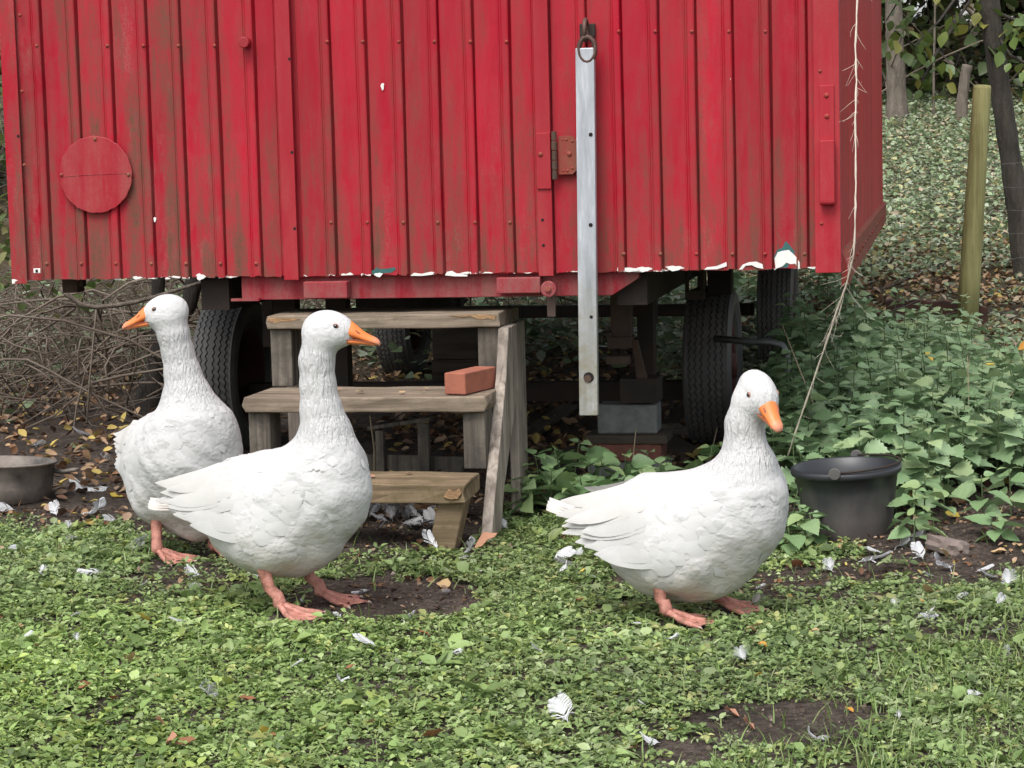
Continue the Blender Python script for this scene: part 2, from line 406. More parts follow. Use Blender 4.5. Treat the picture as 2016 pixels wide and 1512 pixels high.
M['chip_white'] = simple('bare_primer', (0.74, 0.73, 0.70), 0.75, 0, 0.15, 30, 0.3, 0.001)
M['chip_teal'] = simple('old_teal_paint', (0.035, 0.12, 0.115), 0.7, 0, 0.3, 30, 0.3, 0.001)
M['hole'] = simple('dark_hole', (0.01, 0.008, 0.008), 0.9, 0, 0.2, 10, 0)

def panel_mesh(name, p, z0, z1, mat, nz=14, flip=1, dent=0.0021, drop=0.0):
    prof = [(0.000, 0.011), (0.0040, 0.0005), (0.012, 0.0), (p*0.40, 0.0), (p*0.655, 0.0), (p*0.672, -0.0025), (p*0.697, -0.003),
            (p*0.715, -0.0005), (p*0.745, -0.001), (p*0.785, -0.0070), (p*0.81, -0.0080), (p*0.93, -0.0080), (p*0.962, -0.006), (p*0.978, 0.006), (p, 0.011)]
    ph = [random.uniform(0, 6.28) for _ in range(6)]
    V = []; F = []; n = len(prof)
    for k in range(nz+1):
        z = z0+(z1-z0)*k/nz
        if k == 0: z += 0
        for j, (x, y) in enumerate(prof):
            d = dent*(math.sin(5*z+ph[0]+x*30)+math.sin(11*z+ph[1])*0.6+math.sin(23*z+ph[2]+x*60)*0.35)*(1.0 if 2 <= j <= 4 else 0.45)
            wx = 0.0009*math.sin(6*z+ph[3])
            V.append((x+wx, y+d, z+(random.uniform(-0.0025, 0.004) if k == 0 else 0)))
    for k in range(nz):
        for j in range(n-1):
            a = k*n+j; F.append((a, a+1, a+n+1, a+n))
    mb = MB(); mb.add(V, F); return mb.mesh(name, mat, smooth=False)

# body shell behind the cladding
sh = MB(); sh.box((0.004, 0.013, ZB+0.004), (W-0.004, 0.04, ZT)); end_wall = sh.build('end_wall', M['red_trim'], wagon)
door_u0 = wl(547, 300)[0]; door_u1 = wl(1080, 300)[0]
ribs_px = [79, 149, 216, 286, 353, 425, 498, 549]
def panels(parent, us, zb, name='wall_panel'):
    for a, b in zip(us[:-1], us[1:]):
        me = panel_mesh(name, b-a, zb, ZT, M['red'])
        o = link_mesh(name, me, None, parent, (a, 0, 0))
yref = 0
us = [wl(20, 0)[0]] + [wl(x, 0)[0] for x in (79, 149, 216, 286, 353, 425, 498)] + [wl(553, 0)[0]]
us[0] = 0.012
panels(end_wall, us, ZB)
door_b = MB(); door_b.box((wl(552, 0)[0]+0.01, 0.0115, ZB-0.004), (wl(1060, 0)[0], 0.0128, ZT-0.02))
door = door_b.build('door', M['red_trim'], wagon)
us = [wl(x, 0)[0] for x in (577, 647, 718, 790, 861, 930, 1002, 1062)]
panels(door, us, wl(800, 541)[1])
us = [wl(x, 0)[0] for x in (1080, 1153, 1222, 1296, 1369, 1442, 1516, 1587, 1612)]
panels(end_wall, us, wl(1350, 533)[1])
# upright strips
def strip(px0, px1, pyt, pyb, th, name, mat, parent, y0=-0.001, lean=0.0):
    u0, zb = wl(px0, pyb); u1, _ = wl(px1, pyb); zt = ZT if pyt is None else wl(px0, pyt)[1]
    ut0 = wl(px0, pyb)[0]
    b = MB(); b.box((u0, y0-th, zb), (u1, y0+0.0055, zt)); return b.build(name, mat, parent, bevel=0.0015)
dstrip = strip(563, 591, None, 551, 0.005, 'cover_strip', M['red_trim'], door, -0.0135)
hstrip = strip(1063, 1092, None, 543, 0.005, 'cover_strip', M['red_trim'], end_wall, -0.0135)
strip(1060, 1088, 262, 372, 0.006, 'hinge_plate', M['red_trim'], hstrip, -0.0187)
u0, z0 = wl(1606, 527); u1 = W+0.002
b = MB(); b.box((u0, -0.0175, ZB-0.012), (u1, -0.0135, ZT)); b.box((W-0.003, -0.0134, ZB-0.012), (u1, 0.09, ZT))
b.build('corner_strip', M['red_trim'], wagon, bevel=0.0015)
b = MB(); b.box((-0.006, -0.0165, ZB-0.01), (0.045, -0.0132, ZT)); b.box((-0.006, -0.0131, ZB-0.01), (-0.001, 0.08, ZT))
b.build('corner_strip', M['red'], wagon, bevel=0.0015)

# round cover plate of the stove pipe hole
cu, cz = wl(187, 344, 0.02); rr = (wl(259, 344, 0.02)[0]-wl(116, 344, 0.02)[0])/2
b = MB()
nn = 64; ring = []
for y, k in ((-0.0135, 1.0), (-0.0165, 1.0), (-0.0175, 0.985)):
    for q in range(nn):
        a = 2*math.pi*q/nn; w = rr*k*(1+0.008*math.sin(17*a)+0.006*math.sin(29*a+1))
        ring.append((cu+w*math.cos(a), y, cz+w*math.sin(a)))
ring.append((cu, -0.0178, cz)); fs = []
for k in range(2):
    for q in range(nn): fs.append((k*nn+q, k*nn+(q+1) % nn, (k+1)*nn+(q+1) % nn, (k+1)*nn+q))
for q in range(nn): fs.append((2*nn+q, 2*nn+(q+1) % nn, 3*nn))
fs.append(tuple(reversed(range(nn))))
b.add(ring, fs); cover = b.build('round_cover', M['red_trim'], end_wall)
b = MB()
for a in range(0, 1): b.tube([(cu-rr*0.96, -0.0178, cz-0.004), (cu-0.02, -0.0182, cz), (cu+rr*0.96, -0.0178, cz+0.002)], 0.0009, 5)
b.build('seam', M['red_worn'], cover)

# rivets
rv = MB()
prof = [(0.0001, -0.0048), (0.0028, -0.0043), (0.0048, -0.0026), (0.0058, 0.0)]
Mx = Matrix.Rotation(R(90), 4, 'X')
rv.lathe([(r, -z) for r, z in prof], 10, Mx)
rivet_me = rv.mesh('rivet', M['red_rust'], True)
def rivet(px, py, parent, off=0.0088, s=1.0):
    u, z = wl(px, py, off); o = link_mesh('rivet', rivet_me, None, parent, (u, -off+0.0008, z)); o.scale = (s, s, s); return o
for x in (72, 211, 351, 422, 282): rivet(x, 90, end_wall)
for x in (92, 160, 228, 298, 366, 434, 504): rivet(x, 519, end_wall)
for x in (644, 714, 785, 855, 926, 997): rivet(x, 82, door)
for x in (652, 723, 794, 862, 935, 1004): rivet(x, 438, door)
for x in (1218, 1290, 1362, 1435, 1507): rivet(x, 62, end_wall)
for x in (1228, 1300, 1371, 1442, 1506, 1584): rivet(x, 500, end_wall)
for y in (30, 180, 325): rivet(38+y*0.03, y, end_wall, 0.0165)
for y in (140, 440): rivet(1613+y*.01, y, end_wall, 0.0175)
for a in (0, 90, 180): rivet(187+math.cos(R(a))*66, 344-math.sin(R(a))*70, cover, 0.0178, 1.1)
hl = MB(); hl.disc(0.0045, -0.0006, 0.0, 0, 0, 12); hole_me = hl.mesh('screw_hole', M['hole'])
def hole(px, py, parent, off, s=1.0):
    u, z = wl(px, py, off); o = link_mesh('screw_hole', hole_me, None, parent, (u, -off-0.0004, z)); o.scale = (s, 1, s)
for x, y in ((570, 116), (575, 300), (580, 450)): hole(x, y, dstrip, 0.0185)
for x, y in ((1070, 483), (1068, 433)): hole(x, y, hstrip, 0.0185)
hole(36, 268, end_wall, 0.0167)
# knob
u, z = wl(484, 84, 0.02); b = MB(); b.disc(0.017, -0.045, -0.013, u, z, 20); b.disc(0.010, -0.013, 0.0, u+0.003, z, 12)
b.build('knob', M['red_trim'], end_wall, bevel=0.003)
# hinge beside the grey bar
hu, hz = wl(1095, 350, 0.014)
hinge = MB(); u0, zt = wl(1098, 268, 0.015); u1, zb2 = wl(1136, 343, 0.015)
hinge.prism([(u0, zb2), (u1-0.012, zb2), (u1, zb2+0.012), (u1, zt-0.012), (u1-0.012, zt), (u0, zt)], -0.0175, -0.0132)
hing = hinge.build('hinge', M['red_rust'], wagon, bevel=0.0008)
uk = wl(1092, 300, 0.02)[0]; za = wl(1092, 258, 0.02)[1]; zc = wl(1092, 354, 0.02)[1]
for k in range(5):
    a0 = zc+(za-zc)*k/5+0.001; a1 = zc+(za-zc)*(k+1)/5-0.001
    b = MB(); b.tube([(uk, -0.0255, a0), (uk, -0.0255, a1)], 0.0085 if k % 2 else 0.0078, 12); b.build('knuckle', M['rust'], hing, bevel=0.001)
bolt = MB(); bolt.lathe([(0.0001, 0.0055), (0.004, 0.005), (0.007, 0.003), (0.0085, 0.0)], 12, Mx); bolt_me = bolt.mesh('bolt', M['red_rust'], True)
def boltat(px, py, parent, off, s=1.0):
    u, z = wl(px, py, off); o = link_mesh('bolt', bolt_me, None, parent, (u, -off+0.001, z)); o.scale = (s, s, s)
for x, y, s in ((1121, 303, 1), (1107, 275, .5), (1115, 275, .6), (1127, 278, .6), (1109, 336, .5), (1117, 336, .6), (1127, 331, .6)): boltat(x, y, hing, 0.0175, s)
boltat(1064, 304, hstrip, 0.0247, 1.0)
# bolted strap with downturned lip at the right corner
u0, zt = wl(1613, 168, 0.02); u1, zm = wl(1643, 276, 0.02); zb3 = wl(1615, 410, 0.02)[1]
b = MB(); b.box((u0, -0.0225, zm-0.05), (u1, -0.0178, zt)); strap = b.build('strap_plate', M['red_trim'], wagon, bevel=0.0015)
b = MB(); poly = []
hh = (zm-zb3)
V = []; sec = [(0, -0.0228), (0, -0.030)]
b.box((u0, -0.048, zb3+0.02), (u1, -0.0232, zm)); b.tube([(u0, -0.036, zb3+0.02), (u1, -0.036, zb3+0.02)], 0.0118, 14)
b.build('strap_hook', M['red_trim'], strap, bevel=0.002)
for x, y in ((1627, 188), (1628, 229)): boltat(x, y, strap, 0.0225, 1.0)

# bare patches where the paint came off
def patch(px_pts, mat, off, parent=end_wall, name='bare_patch'):
    pts = [wl(x, y, off) for x, y in px_pts]
    b = MB(); b.prism(pts, -off-0.0007, -off+0.0003); return b.build(name, mat, parent)
def blob(cx, cy, rx, ry, n=22, j=0.3, base=False):
    out = []
    ph = random.uniform(0, 6)
    for k in range(n):
        a = 2*math.pi*k/n; s = 1+j*(0.6*math.sin(3*a+ph)+0.4*math.sin(7*a+2*ph))+random.uniform(-.06, .06)
        y = cy-math.sin(a)*ry*s
        out.append((cx+math.cos(a)*rx*s, min(y, cy+ry*0.25) if base else y))
    return out
patch([(1528, 527), (1524, 505), (1530, 492), (1540, 488), (1547, 474), (1556, 484), (1568, 500), (1573, 527)], M['chip_teal'], 0.0020)
patch([(1527, 529), (1525, 509), (1531, 497), (1540, 494), (1553, 492), (1566, 504), (1574, 516), (1575, 529), (1570, 529), (1566, 519), (1556, 520), (1548, 517), (1541, 524), (1536, 526)], M['chip_white'], 0.0030)
patch([(1455, 531), (1462, 521), (1475, 516), (1489, 515), (1501, 520), (1503, 529), (1490, 527), (1480, 522), (1468, 523), (1462, 530)], M['chip_white'], 0.0030)
patch([(1386, 531), (1392, 526), (1410, 524), (1430, 516), (1431, 524), (1412, 530)], M['chip_white'], 0.0030)
for cx, cy, rx, ry in ((1243, 531, 16, 4), (1268, 530, 14, 5), (1328, 528, 16, 5), (1513, 527, 5, 4), (1222, 530, 8, 4), (1600, 527, 10, 2)):
    patch(blob(cx, cy, rx, ry, 14, .3), M['chip_white'], 0.0030)
patch([(715, 541), (722, 536), (735, 532), (743, 526), (746, 530), (760, 529), (776, 526), (780, 530), (770, 537), (748, 538), (735, 540)], M['chip_teal'], 0.0030, door)
patch(blob(745, 541, 8, 4, 14), M['chip_white'], 0.0036, door)
patch([(808, 543), (815, 537), (830, 539), (848, 535), (856, 536), (850, 541), (832, 543)], M['chip_white'], 0.0030, door)
patch([(876, 542), (880, 535), (890, 533), (898, 538), (920, 541), (920, 544), (895, 544)], M['chip_white'], 0.0030, door)
patch(blob(753, 170, 3.2, 7, 12), M['chip_white'], 0.0030, door)
for cx, cy, rx, ry in ((270, 547, 9, 3), (367, 546, 6, 4), (395, 545, 9, 6), (436, 541, 6, 7), (232, 549, 6, 3), (330, 548, 5, 2), (305, 432, 2.5, 5)):
    patch(blob(cx, cy, rx, ry, 14), M['chip_white'], 0.0030)
u, z = wl(73, 533, .02); b = MB(); b.box((u-0.011, -0.0225, z-0.007), (u+0.011, -0.0168, z+0.007)); cl = b.build('corner_clip', M['chip_white'], end_wall, bevel=.001)
b = MB(); b.box((u-0.004, -0.0235, z-0.005), (u+0.004, -0.0226, z+0.004)); b.build('slot', M['hole'], cl)

# sides, roof, floor
sp = panel_mesh('wall_panel', 0.107, ZB+0.03, ZT, M['red_side'], nz=6)
n_side = int((LEN-0.09)/0.107)
b = MB(); b.box((W-0.04, 0.042, ZB+0.01), (W-0.012, LEN, ZT)); side_wall = b.build('side_wall', M['red_side'], wagon)
for k in range(n_side):
    o = link_mesh('wall_panel', sp, None, side_wall, (W-0.005, 0.09+k*0.107, 0)); o.rotation_euler = (0, 0, R(90))
b = MB(); b.box((0.012, 0.042, ZB+0.01), (0.04, LEN, ZT)); b.build('side_wall', M['red_side'], wagon)
b = MB(); b.box((0.002, LEN+0.002, ZB+0.01), (W-0.002, LEN+0.04, ZT)); b.build('back_wall', M['red_side'], wagon)
b = MB()
prf = [(-0.06+ (W+0.12)*k/12, ZT+0.004+0.22*math.sin(math.pi*k/12)) for k in range(13)]
b.prism(prf+[(W+0.06, ZT+0.003-0.0), (-0.06, ZT+0.003)][::1], -0.10, LEN+0.1); b.build('roof', M['steel_dark'], wagon)
b = MB(); b.box((0.012, 0.05, ZB+0.012), (W-0.045, LEN-0.01, ZB+0.05)); b.build('floor', M['wood_dark'], wagon)
# side rail: torn red angle along the lower edge
b = MB(); rp = []
nseg = 40
V = []; F = []
for k in range(nseg+1):
    y = 0.10+(LEN-0.1)*k/nseg; j = random.uniform(-0.006, 0.006)
    V += [(W+0.018, y, ZB-0.055+j+(0.03 if k == 0 else 0)), (W+0.020, y, ZB+0.045+j*0.4-(0.05 if k == 0 else 0)), (W-0.002, y, ZB+0.05), (W-0.002, y, ZB-0.055+j)]
for k in range(nseg):
    for q in range(4): F.append((k*4+q, k*4+(q+1) % 4, k*4+4+(q+1) % 4, k*4+4+q))
F += [(0, 1, 2, 3), (nseg*4+3, nseg*4+2, nseg*4+1, nseg*4)]
b.add(V, F); rail = b.build('side_rail', M['red_rust'], wagon)
for k in range(16):
    o = link_mesh('rivet', rivet_me, None, rail, (W+0.0195, 0.18+k*0.3, ZB)); o.rotation_euler = (0, 0, R(90)); o.scale = (1.4, 1.4, 1.4)

# frame below the end wall
u0 = wl(470, 560)[0]; u1 = wl(1235, 560)[0]; zlo = wl(850, 586, -0.03)[1]
b = MB()
b.prism([(u0, zlo), (u1-0.05, zlo), (u1+0.03, zlo+0.05), (u1+0.03, ZB+0.008), (u0, ZB+0.008)], 0.0145+0.012, 0.075)
beam = b.build('frame_beam', M['red_worn'], wagon, bevel=0.002)
b = MB(); b.box((u0-0.03, 0.01, zlo-0.002), (u0+0.06, 0.024, zlo+0.006)); b.build('tab', M['red_worn'], beam)
for a, c, t, bt in ((597, 684, 555, 587), (977, 1064, 547, 577)):
    ua, zt = wl(a, t, 0.02); ub, zb4 = wl(c, bt, 0.02); b = MB(); b.box((ua, -0.022, zb4), (ub, 0.0262, zt)); b.build('bracket', M['red_worn'], beam, bevel=0.003)
u, z = wl(1080, 569, 0.03); b = MB(); b.disc(0.024, -0.035, -0.023, u, z, 28); rol = b.build('roller', M['red_worn'], beam, bevel=0.003)
b = MB(); b.disc(0.009, -0.043, -0.0352, u, z, 12); b.disc(0.010, -0.0229, 0.026, u, z, 12); b.build('axle_pin', M['red_rust'], rol, bevel=0.002)
b = MB(); b.box((u-0.012, 0.005, z-0.085), (u+0.013, 0.014, z-0.02)); b.build('tongue', M['brown_metal'], beam, bevel=.001)
# chassis rails, cross members
for xx in (0.62, W-0.62): b = MB(); b.box((xx-0.045, 0.08, ZB-0.105), (xx+0.045, LEN-0.1, ZB+0.009)); b.build('chassis_rail', M['steel_dark'], wagon)
for yy in (1.0, 2.3, 3.6, 4.6): b = MB(); b.box((0.06, yy, ZB-0.055), (W-0.06, yy+0.07, ZB+0.0095)); b.build('cross_member', M['steel_dark'], wagon)
# wheels
def tyre_mesh():
    RO, RI, HW = 0.300, 0.185, 0.088
    prof = [(RI, -0.060, 0), (RI+0.02, -0.078, 0), (0.235, -HW, 0), (0.268, -HW+0.002, 0), (0.288, -0.076, 0)]
    g = [-0.058, -0.036, -0.014, 0.014, 0.036, 0.058]
    def crown(x): return RO-0.012*(x/0.07)**2
    last = -0.07; prof.append((crown(-0.07), -0.07, 0))
    for c in g:
        prof += [(crown(c-0.003), c-0.003, 1), (crown(c)-0.008, c-0.002, 1), (crown(c)-0.008, c+0.002, 1), (crown(c+0.003), c+0.003, 1)]
    prof += [(crown(0.07), 0.07, 0), (0.288, 0.076, 0), (0.268, HW-0.002, 0), (0.235, HW, 0), (RI+0.02, 0.078, 0), (RI, 0.060, 0)]
    n = 128; V = []; F = []; m = len(prof)
    for k in range(n):
        a = 2*math.pi*k/n; zz = 0.0042*(1 if (k//1) % 2 else -1)
        for (r, x, zig) in prof: V.append((x+zz*zig, r*math.cos(a), r*math.sin(a)))
    for k in range(n):
        k2 = (k+1) % n
        for j in range(m): F.append((k*m+j, k*m+(j+1) % m, k2*m+(j+1) % m, k2*m+j))
    b = MB(); b.add(V, F); return b.mesh('tyre', M['rubber'], False)
tyre_me = tyre_mesh()
rb = MB(); My = Matrix.Rotation(R(90), 4, 'Y')
rb.lathe([(0.186, -0.062), (0.180, -0.066), (0.168, -0.055), (0.150, 0.02), (0.145, 0.045), (0.10, 0.050), (0.095, 0.062), (0.05, 0.064), (0.045, 0.085), (0.0005, 0.088)], 40, My)
rb.lathe([(0.186, 0.062), (0.180, 0.067), (0.166, 0.055), (0.150, 0.02)], 40, My)
rim_me = rb.mesh('rim', M['rim'], True)
axes = []
def wheel(x, y, right):
    wx, wy = (Matrix.Rotation(-WA, 4, 'Z')@Vector((x, y, 0))).xy[0]+org.x, (Matrix.Rotation(-WA, 4, 'Z')@Vector((x, y, 0))).xy[1]+org.y
    g = float(gz(wx, wy))
    t = link_mesh('wheel', tyre_me, None, wagon, (x, y, 0.2985+g-0.012)); t.rotation_euler = (random.uniform(0, 6), 0, 0)
    if not right: t.rotation_euler = (random.uniform(0, 6), 0, math.pi)
    r = link_mesh('rim', rim_me, None, t)
def to_w(p): return Matrix.Rotation(WA, 4, 'Z')@(Vector((p.x, p.y, 0))-Vector((org.x, org.y, 0)))
fr = to_w(at_depth(1405, 740, 8.05)); fl = to_w(at_depth(462, 740, 8.4))
ya = (fr.y+fl.y)/2; xr, xl = fr.x, fl.x
YB = ya+2.75
for y in (ya, YB): wheel(xl, y, False); wheel(xr+(.05 if y == YB else 0), y, True)
b = MB(); b.box((xl+0.07, ya-0.035, 0.17), (xr-0.07, ya+0.035, 0.24)); b.build('axle_beam', M['steel_dark'], wagon)
b = MB(); b.box((xl+0.07, YB-0.03, 0.27), (xr-0.07, YB+0.03, 0.33)); b.build('axle_beam', M['steel_dark'], wagon)
# leaf springs and hangers
for xx in (xl+0.28, xr-0.28):
    for yy in (ya, YB):
        b = MB(); pts = []
        for q in range(4):
            L = 0.42-0.09*q
            b.tube([(xx, yy+L*t, 0.37-0.022*q+0.07*(abs(t)**2)*(L/0.42)**2) for t in (-1, -.6, -.2, .2, .6, 1)], 0.011, 6, flat=0.5)
        b.build('leaf_spring', M['rust'], wagon)
        for lo, hi in (((xx-0.02, yy-0.45, 0.42), (xx+0.02, yy-0.40, ZB-0.056)), ((xx-0.02, yy+0.40, 0.42), (xx+0.02, yy+0.45, ZB-0.056)), ((xx-.03, yy-.04, .25), (xx+.03, yy+.04, .40))):
            b = MB(); b.box(lo, hi); b.build('spring_hanger', M['steel_dark'], wagon)
# supporting leg above the block stack, tow bracket, post behind the goose
YJ = 0.75
def wy(px, py, y): return wl(px, py, -y)
ua, zt = wy(1200, 540, YJ); ub, _ = wy(1240, 540, YJ); uc, zs = wy(1195, 665, YJ); ud, ze = wy(1262, 765, YJ)
b = MB()
b.box((ua, YJ, zs), (ub, YJ+0.06, ZB+0.008))
leg = b.build('support_leg', M['brown_metal'], wagon, bevel=.002)
ua2, z1 = wy(1195, 700, YJ); ub2, z2 = wy(1242, 716, YJ)
b = MB(); b.box((ua2, YJ-0.03, z2), (ub2, YJ+0.05, z1)); b.box((ua2+.004, YJ-0.02, z2+.05), (ua2+.018, YJ+0.05, zs+.02)); b.box((ua2+.004, YJ-0.022, z1+.025), (ub2+.006, YJ+0.05, zs+.004))
b.build('leg_shoe', M['brown_metal'], leg, bevel=.002)
b = MB(); q0 = wy(1246, 660, YJ); q1 = wy(1278, 770, YJ)
b.prism([(ub2+.003, z1+.05), (ub2+.02, z1+.05), (q1[0], q1[1]), (q1[0]-.035, q1[1])], YJ-0.0, YJ+.04); b.build('leg_brace', M['rust'], leg)
b = MB(); a0 = wy(1252, 540, 0.95); a1 = wy(1288, 760, 0.95); b.box((a0[0], 0.95, a1[1]), (a1[0], 1.03, ZB+.0085)); b.build('hanger_post', M['steel_dark'], wagon)
b = MB(); a0 = wy(1222, 745, YJ); a1 = wy(1296, 792, YJ); b.box((a0[0], YJ-.02, a1[1]), (a1[0], YJ+.12, a0[1])); b.build('jack_foot', M['steel_dark'], leg)
b = MB(); a0 = wy(1348, 535, .7); a1 = wy(1386, 590, .7); b.box((a0[0], .70, a1[1]), (a1[0], .74, a1[1]+.03)); b.box((a0[0], .7, a1[1]+.032), (a0[0]+.01, .74, ZB+.008)); b.box((a1[0]-.012, .7, a1[1]+.032), (a1[0], .74, ZB+.0078)); b.build('bracket', M['steel_dark'], wagon)
b = MB(); a0 = wy(1392, 535, 1.5); a1 = wy(1440, 580, 1.5); b.box((a0[0], 1.50, a1[1]), (a1[0], 1.60, ZB+.0082)); b.build('bump_stop', M['steel_dark'], wagon, bevel=.005)
for xa, xb in ((536, 580), (640, 680)):
    a0 = wy(xa, 585, .5); a1 = wy(xb, 585, .5); b = MB(); b.box((a0[0], .5, .30), (a1[0], .56, ZB+.0083)); b.build('hanger_post', M['steel_dark'], wagon)
a0 = wy(700, 588, 1.3); a1 = wy(830, 606, 1.3); b = MB(); b.box((a0[0], 1.3, a1[1]-.06), (a1[0], 1.8, ZB+.0086)); b.build('tool_box', M['steel_dark'], wagon)
# bent grey tube beside the front wheel
tp = [wy(x, y, ya-.42) for x, y in ((1470, 672), (1520, 674), (1540, 680), (1549, 696), (1549, 760), (1546, 815))]
b = MB(); b.tube([(tp[0][0]-.12, ya-.3, tp[0][1])]+[(u, ya-.42, z) for u, z in tp], 0.0125, 12); b.build('mudguard_stay', M['pipe'], wagon, True)

# grey metal bar hanging on a chain link in front of the door frame
bp = [wl(1133, 95, .06), wl(1170, 95, .06), wl(1177, 818, .06), wl(1141, 818, .06)]
bu = (bp[0][0]+bp[1][0])/2; bw = (bp[1][0]-bp[0][0])/2; zt = bp[0][1]; zbm = bp[3][1]; ub_ = (bp[2][0]+bp[3][0])/2
bo = org+wdir*bu+wnor*0.05
bar = empty('hanging_bar', (bo.x, bo.y, zbm), -WA, 'tall grey metal bar hanging upright from a chain link before the red wall', 'metal bar')
Hh = zt-zbm; lean = ub_-bu
b = MB()
b.add([(lean-bw, -.014, 0), (lean+bw, -.014, 0), (lean+bw, .014, 0), (lean-bw, .014, 0), (-bw, -.014, Hh), (bw, -.014, Hh), (bw, .014, Hh), (-bw, .014, Hh)],
      [(3, 2, 1, 0), (4, 5, 6, 7), (0, 1, 5, 4), (1, 2, 6, 5), (2, 3, 7, 6), (3, 0, 4, 7)])
b.build('bar', M['alu'], bar, bevel=.0025)
def bhole(px, py, r):
    u, z = wl(px, py, .064); b = MB(); b.disc(r, -.0150, -.0138, u-bu, z-zbm, 20); b.build('bolt_hole', M['hole'], bar)
for px, py, r in ((1163, 265, .006), (1163, 443, .006), (1164, 624, .005), (1159, 743, .0155)): bhole(px, py, r)
b = MB(); b.disc(0.011, -.0175, -.0152, wl(1157, 743, .064)[0]-bu, wl(1157, 743, .064)[1]-zbm-.004, 16); b.build('bolt_head', M['rust'], bar)
# chain links
def link_pts(c, rx, rz, n=16, ax='x', tilt=0):
    out = []
    for k in range(n+1):
        a = 2*math.pi*k/n
        out.append((c[0]+(rx*math.cos(a) if ax == 'x' else 0), c[1]+(rx*math.cos(a) if ax == 'y' else 0), c[2]+rz*math.sin(a)))
    return out
b = MB(); b.tube(link_pts((.006, -.008, Hh-.004), .024, .036), .0075, 8, cap=False); b.build('chain_link', M['chain'], bar, True)
b = MB(); b.tube(link_pts((.0, .012, Hh+.052), .024, .030, ax='y'), .007, 8, cap=False); b.build('chain_link', M['chain'], bar, True)
b = MB(); b.box((-.022, .034, Hh+.032), (.024, .0485, Hh+.072)); b.build('staple', M['steel_dark'], bar, bevel=.003)

# ================================================================== wooden steps
SO = at_depth(722, 1000, 6.28); SA = R(10.5)
steps = empty('wooden_steps', (SO.x, SO.y, 0.0), -SA, 'weathered wooden steps of three thick treads before the wagon door', 'steps')
def plank(lo, hi, name, mat, parent, jit=0.003, nx=10, bevel=.004):
    """plank with a slightly uneven, worn surface, long axis x"""
    x0, y0, z0 = lo; x1, y1, z1 = hi; V = []; F = []
    pr = [(y0, z0), (y0, (z0+z1)/2), (y0, z1), ((y0+y1)/2, z1), (y1, z1), (y1, z0), ((y0+y1)/2, z0)]; m = len(pr)
    for k in range(nx+1):
        for (y, z) in pr: V.append((x0+(x1-x0)*k/nx+(random.uniform(-jit, jit) if k in (0, nx) else 0), y+random.uniform(-jit, jit)*.6, z+random.uniform(-jit, jit)*.5))
    for k in range(nx):
        for j in range(m): F.append((k*m+j, k*m+(j+1) % m, (k+1)*m+(j+1) % m, (k+1)*m+j))
    F += [tuple(range(m)), tuple(nx*m+j for j in reversed(range(m)))]
    b = MB(); b.add(V, F); return b.build(name, mat, parent, bevel=bevel)
TW = 0.356
T1 = plank((-TW, .25, .585), (TW+.004, .56, .627), 'tread', M['wood_x'], steps)
T2 = plank((-TW-.004, 0.0, .362), (TW+.004, .28, .407), 'tread', M['wood_x'], steps)
T3 = plank((-TW, -.25, .138), (TW-.01, -.02, .192), 'tread', M['wood_low'], steps, jit=.006)
# splintered fresh wood on the treads' edges
def splinter(parent, pts, y, th, mat=M['wood_raw']):
    b = MB(); b.prism(pts, y-th, y+.002); b.build('split_edge', mat, parent)
splinter(T1, [(.21, .622), (.25, .617), (.27, .619), (.30, .609), (.325, .612), (.345, .607), (.349, .621), (.31, .624)], .25, .002)
splinter(T1, [(-.352, .609), (-.33, .605), (-.31, .610), (-.29, .608), (-.25, .616), (-.28, .620), (-.352, .622)], .25, .002)
splinter(T3, [(.285, .158), (.30, .150), (.325, .152), (.336, .168), (.33, .182), (.315, .170), (.30, .178)], -.25, .005)
for sx in (-1, 1):
    xa, xb = (TW-.068, TW-.002) if sx > 0 else (-TW+.002, -TW+.068)
    def post(lo, hi, name, mat, M4=None):
        b = MB(); b.box(lo, hi, M4); return b.build(name, mat, steps, bevel=.004)
    post((xa, .27, .409), (xb, .36, .584), 'post', M['wood_end'])
    post((xa, .02, .194), (xb, .13, .361), 'post', M['wood_end'])
    Mf = Matrix.Translation((0, -.19, 0))@Matrix.Rotation(R(-12), 4, 'X')
    b = MB(); sg = .035 if sx > 0 else -.01
    b.add([(xa-.06+sg*0, -.235, -.012), (xb-.05, -.235, -.012), (xb-.05, -.15, -.012), (xa-.06, -.15, -.012), (xa-.025, -.225, .137), (xb-.015, -.225, .137), (xb-.015, -.14, .137), (xa-.025, -.14, .137)],
          [(3, 2, 1, 0), (4, 5, 6, 7), (0, 1, 5, 4), (1, 2, 6, 5), (2, 3, 7, 6), (3, 0, 4, 7)])
    b.build('foot', M['wood_low'], steps, bevel=.004)
    x0, x1 = (TW+.001, TW+.030) if sx > 0 else (-TW-.030, -TW-.001)
    Mz = Matrix(((0, 1, 0, 0), (1, 0, 0, 0), (0, 0, 1, 0), (0, 0, 0, 1)))   # prism's x,y swapped
    b = MB(); b.prism([(.40, .0), (.55, .0), (.55, .584), (.40, .584)], x0-.004 if sx > 0 else x0+.04, x1-.004 if sx > 0 else x1+.05, Mz); b.build('back_post', M['wood_z'], steps, bevel=.004)
    if sx < 0: continue
    b = MB(); b.prism([(-.11, -.01), (.05, -.01), (.12, .12), (.398, .40), (.398, .584), (.255, .584), (.20, .45), (-.04, .10)], x0-.003 if sx > 0 else x0+.003, x1 if sx > 0 else x1-.0, Mz); b.build('stringer', M['wood_z'], steps, bevel=.004)
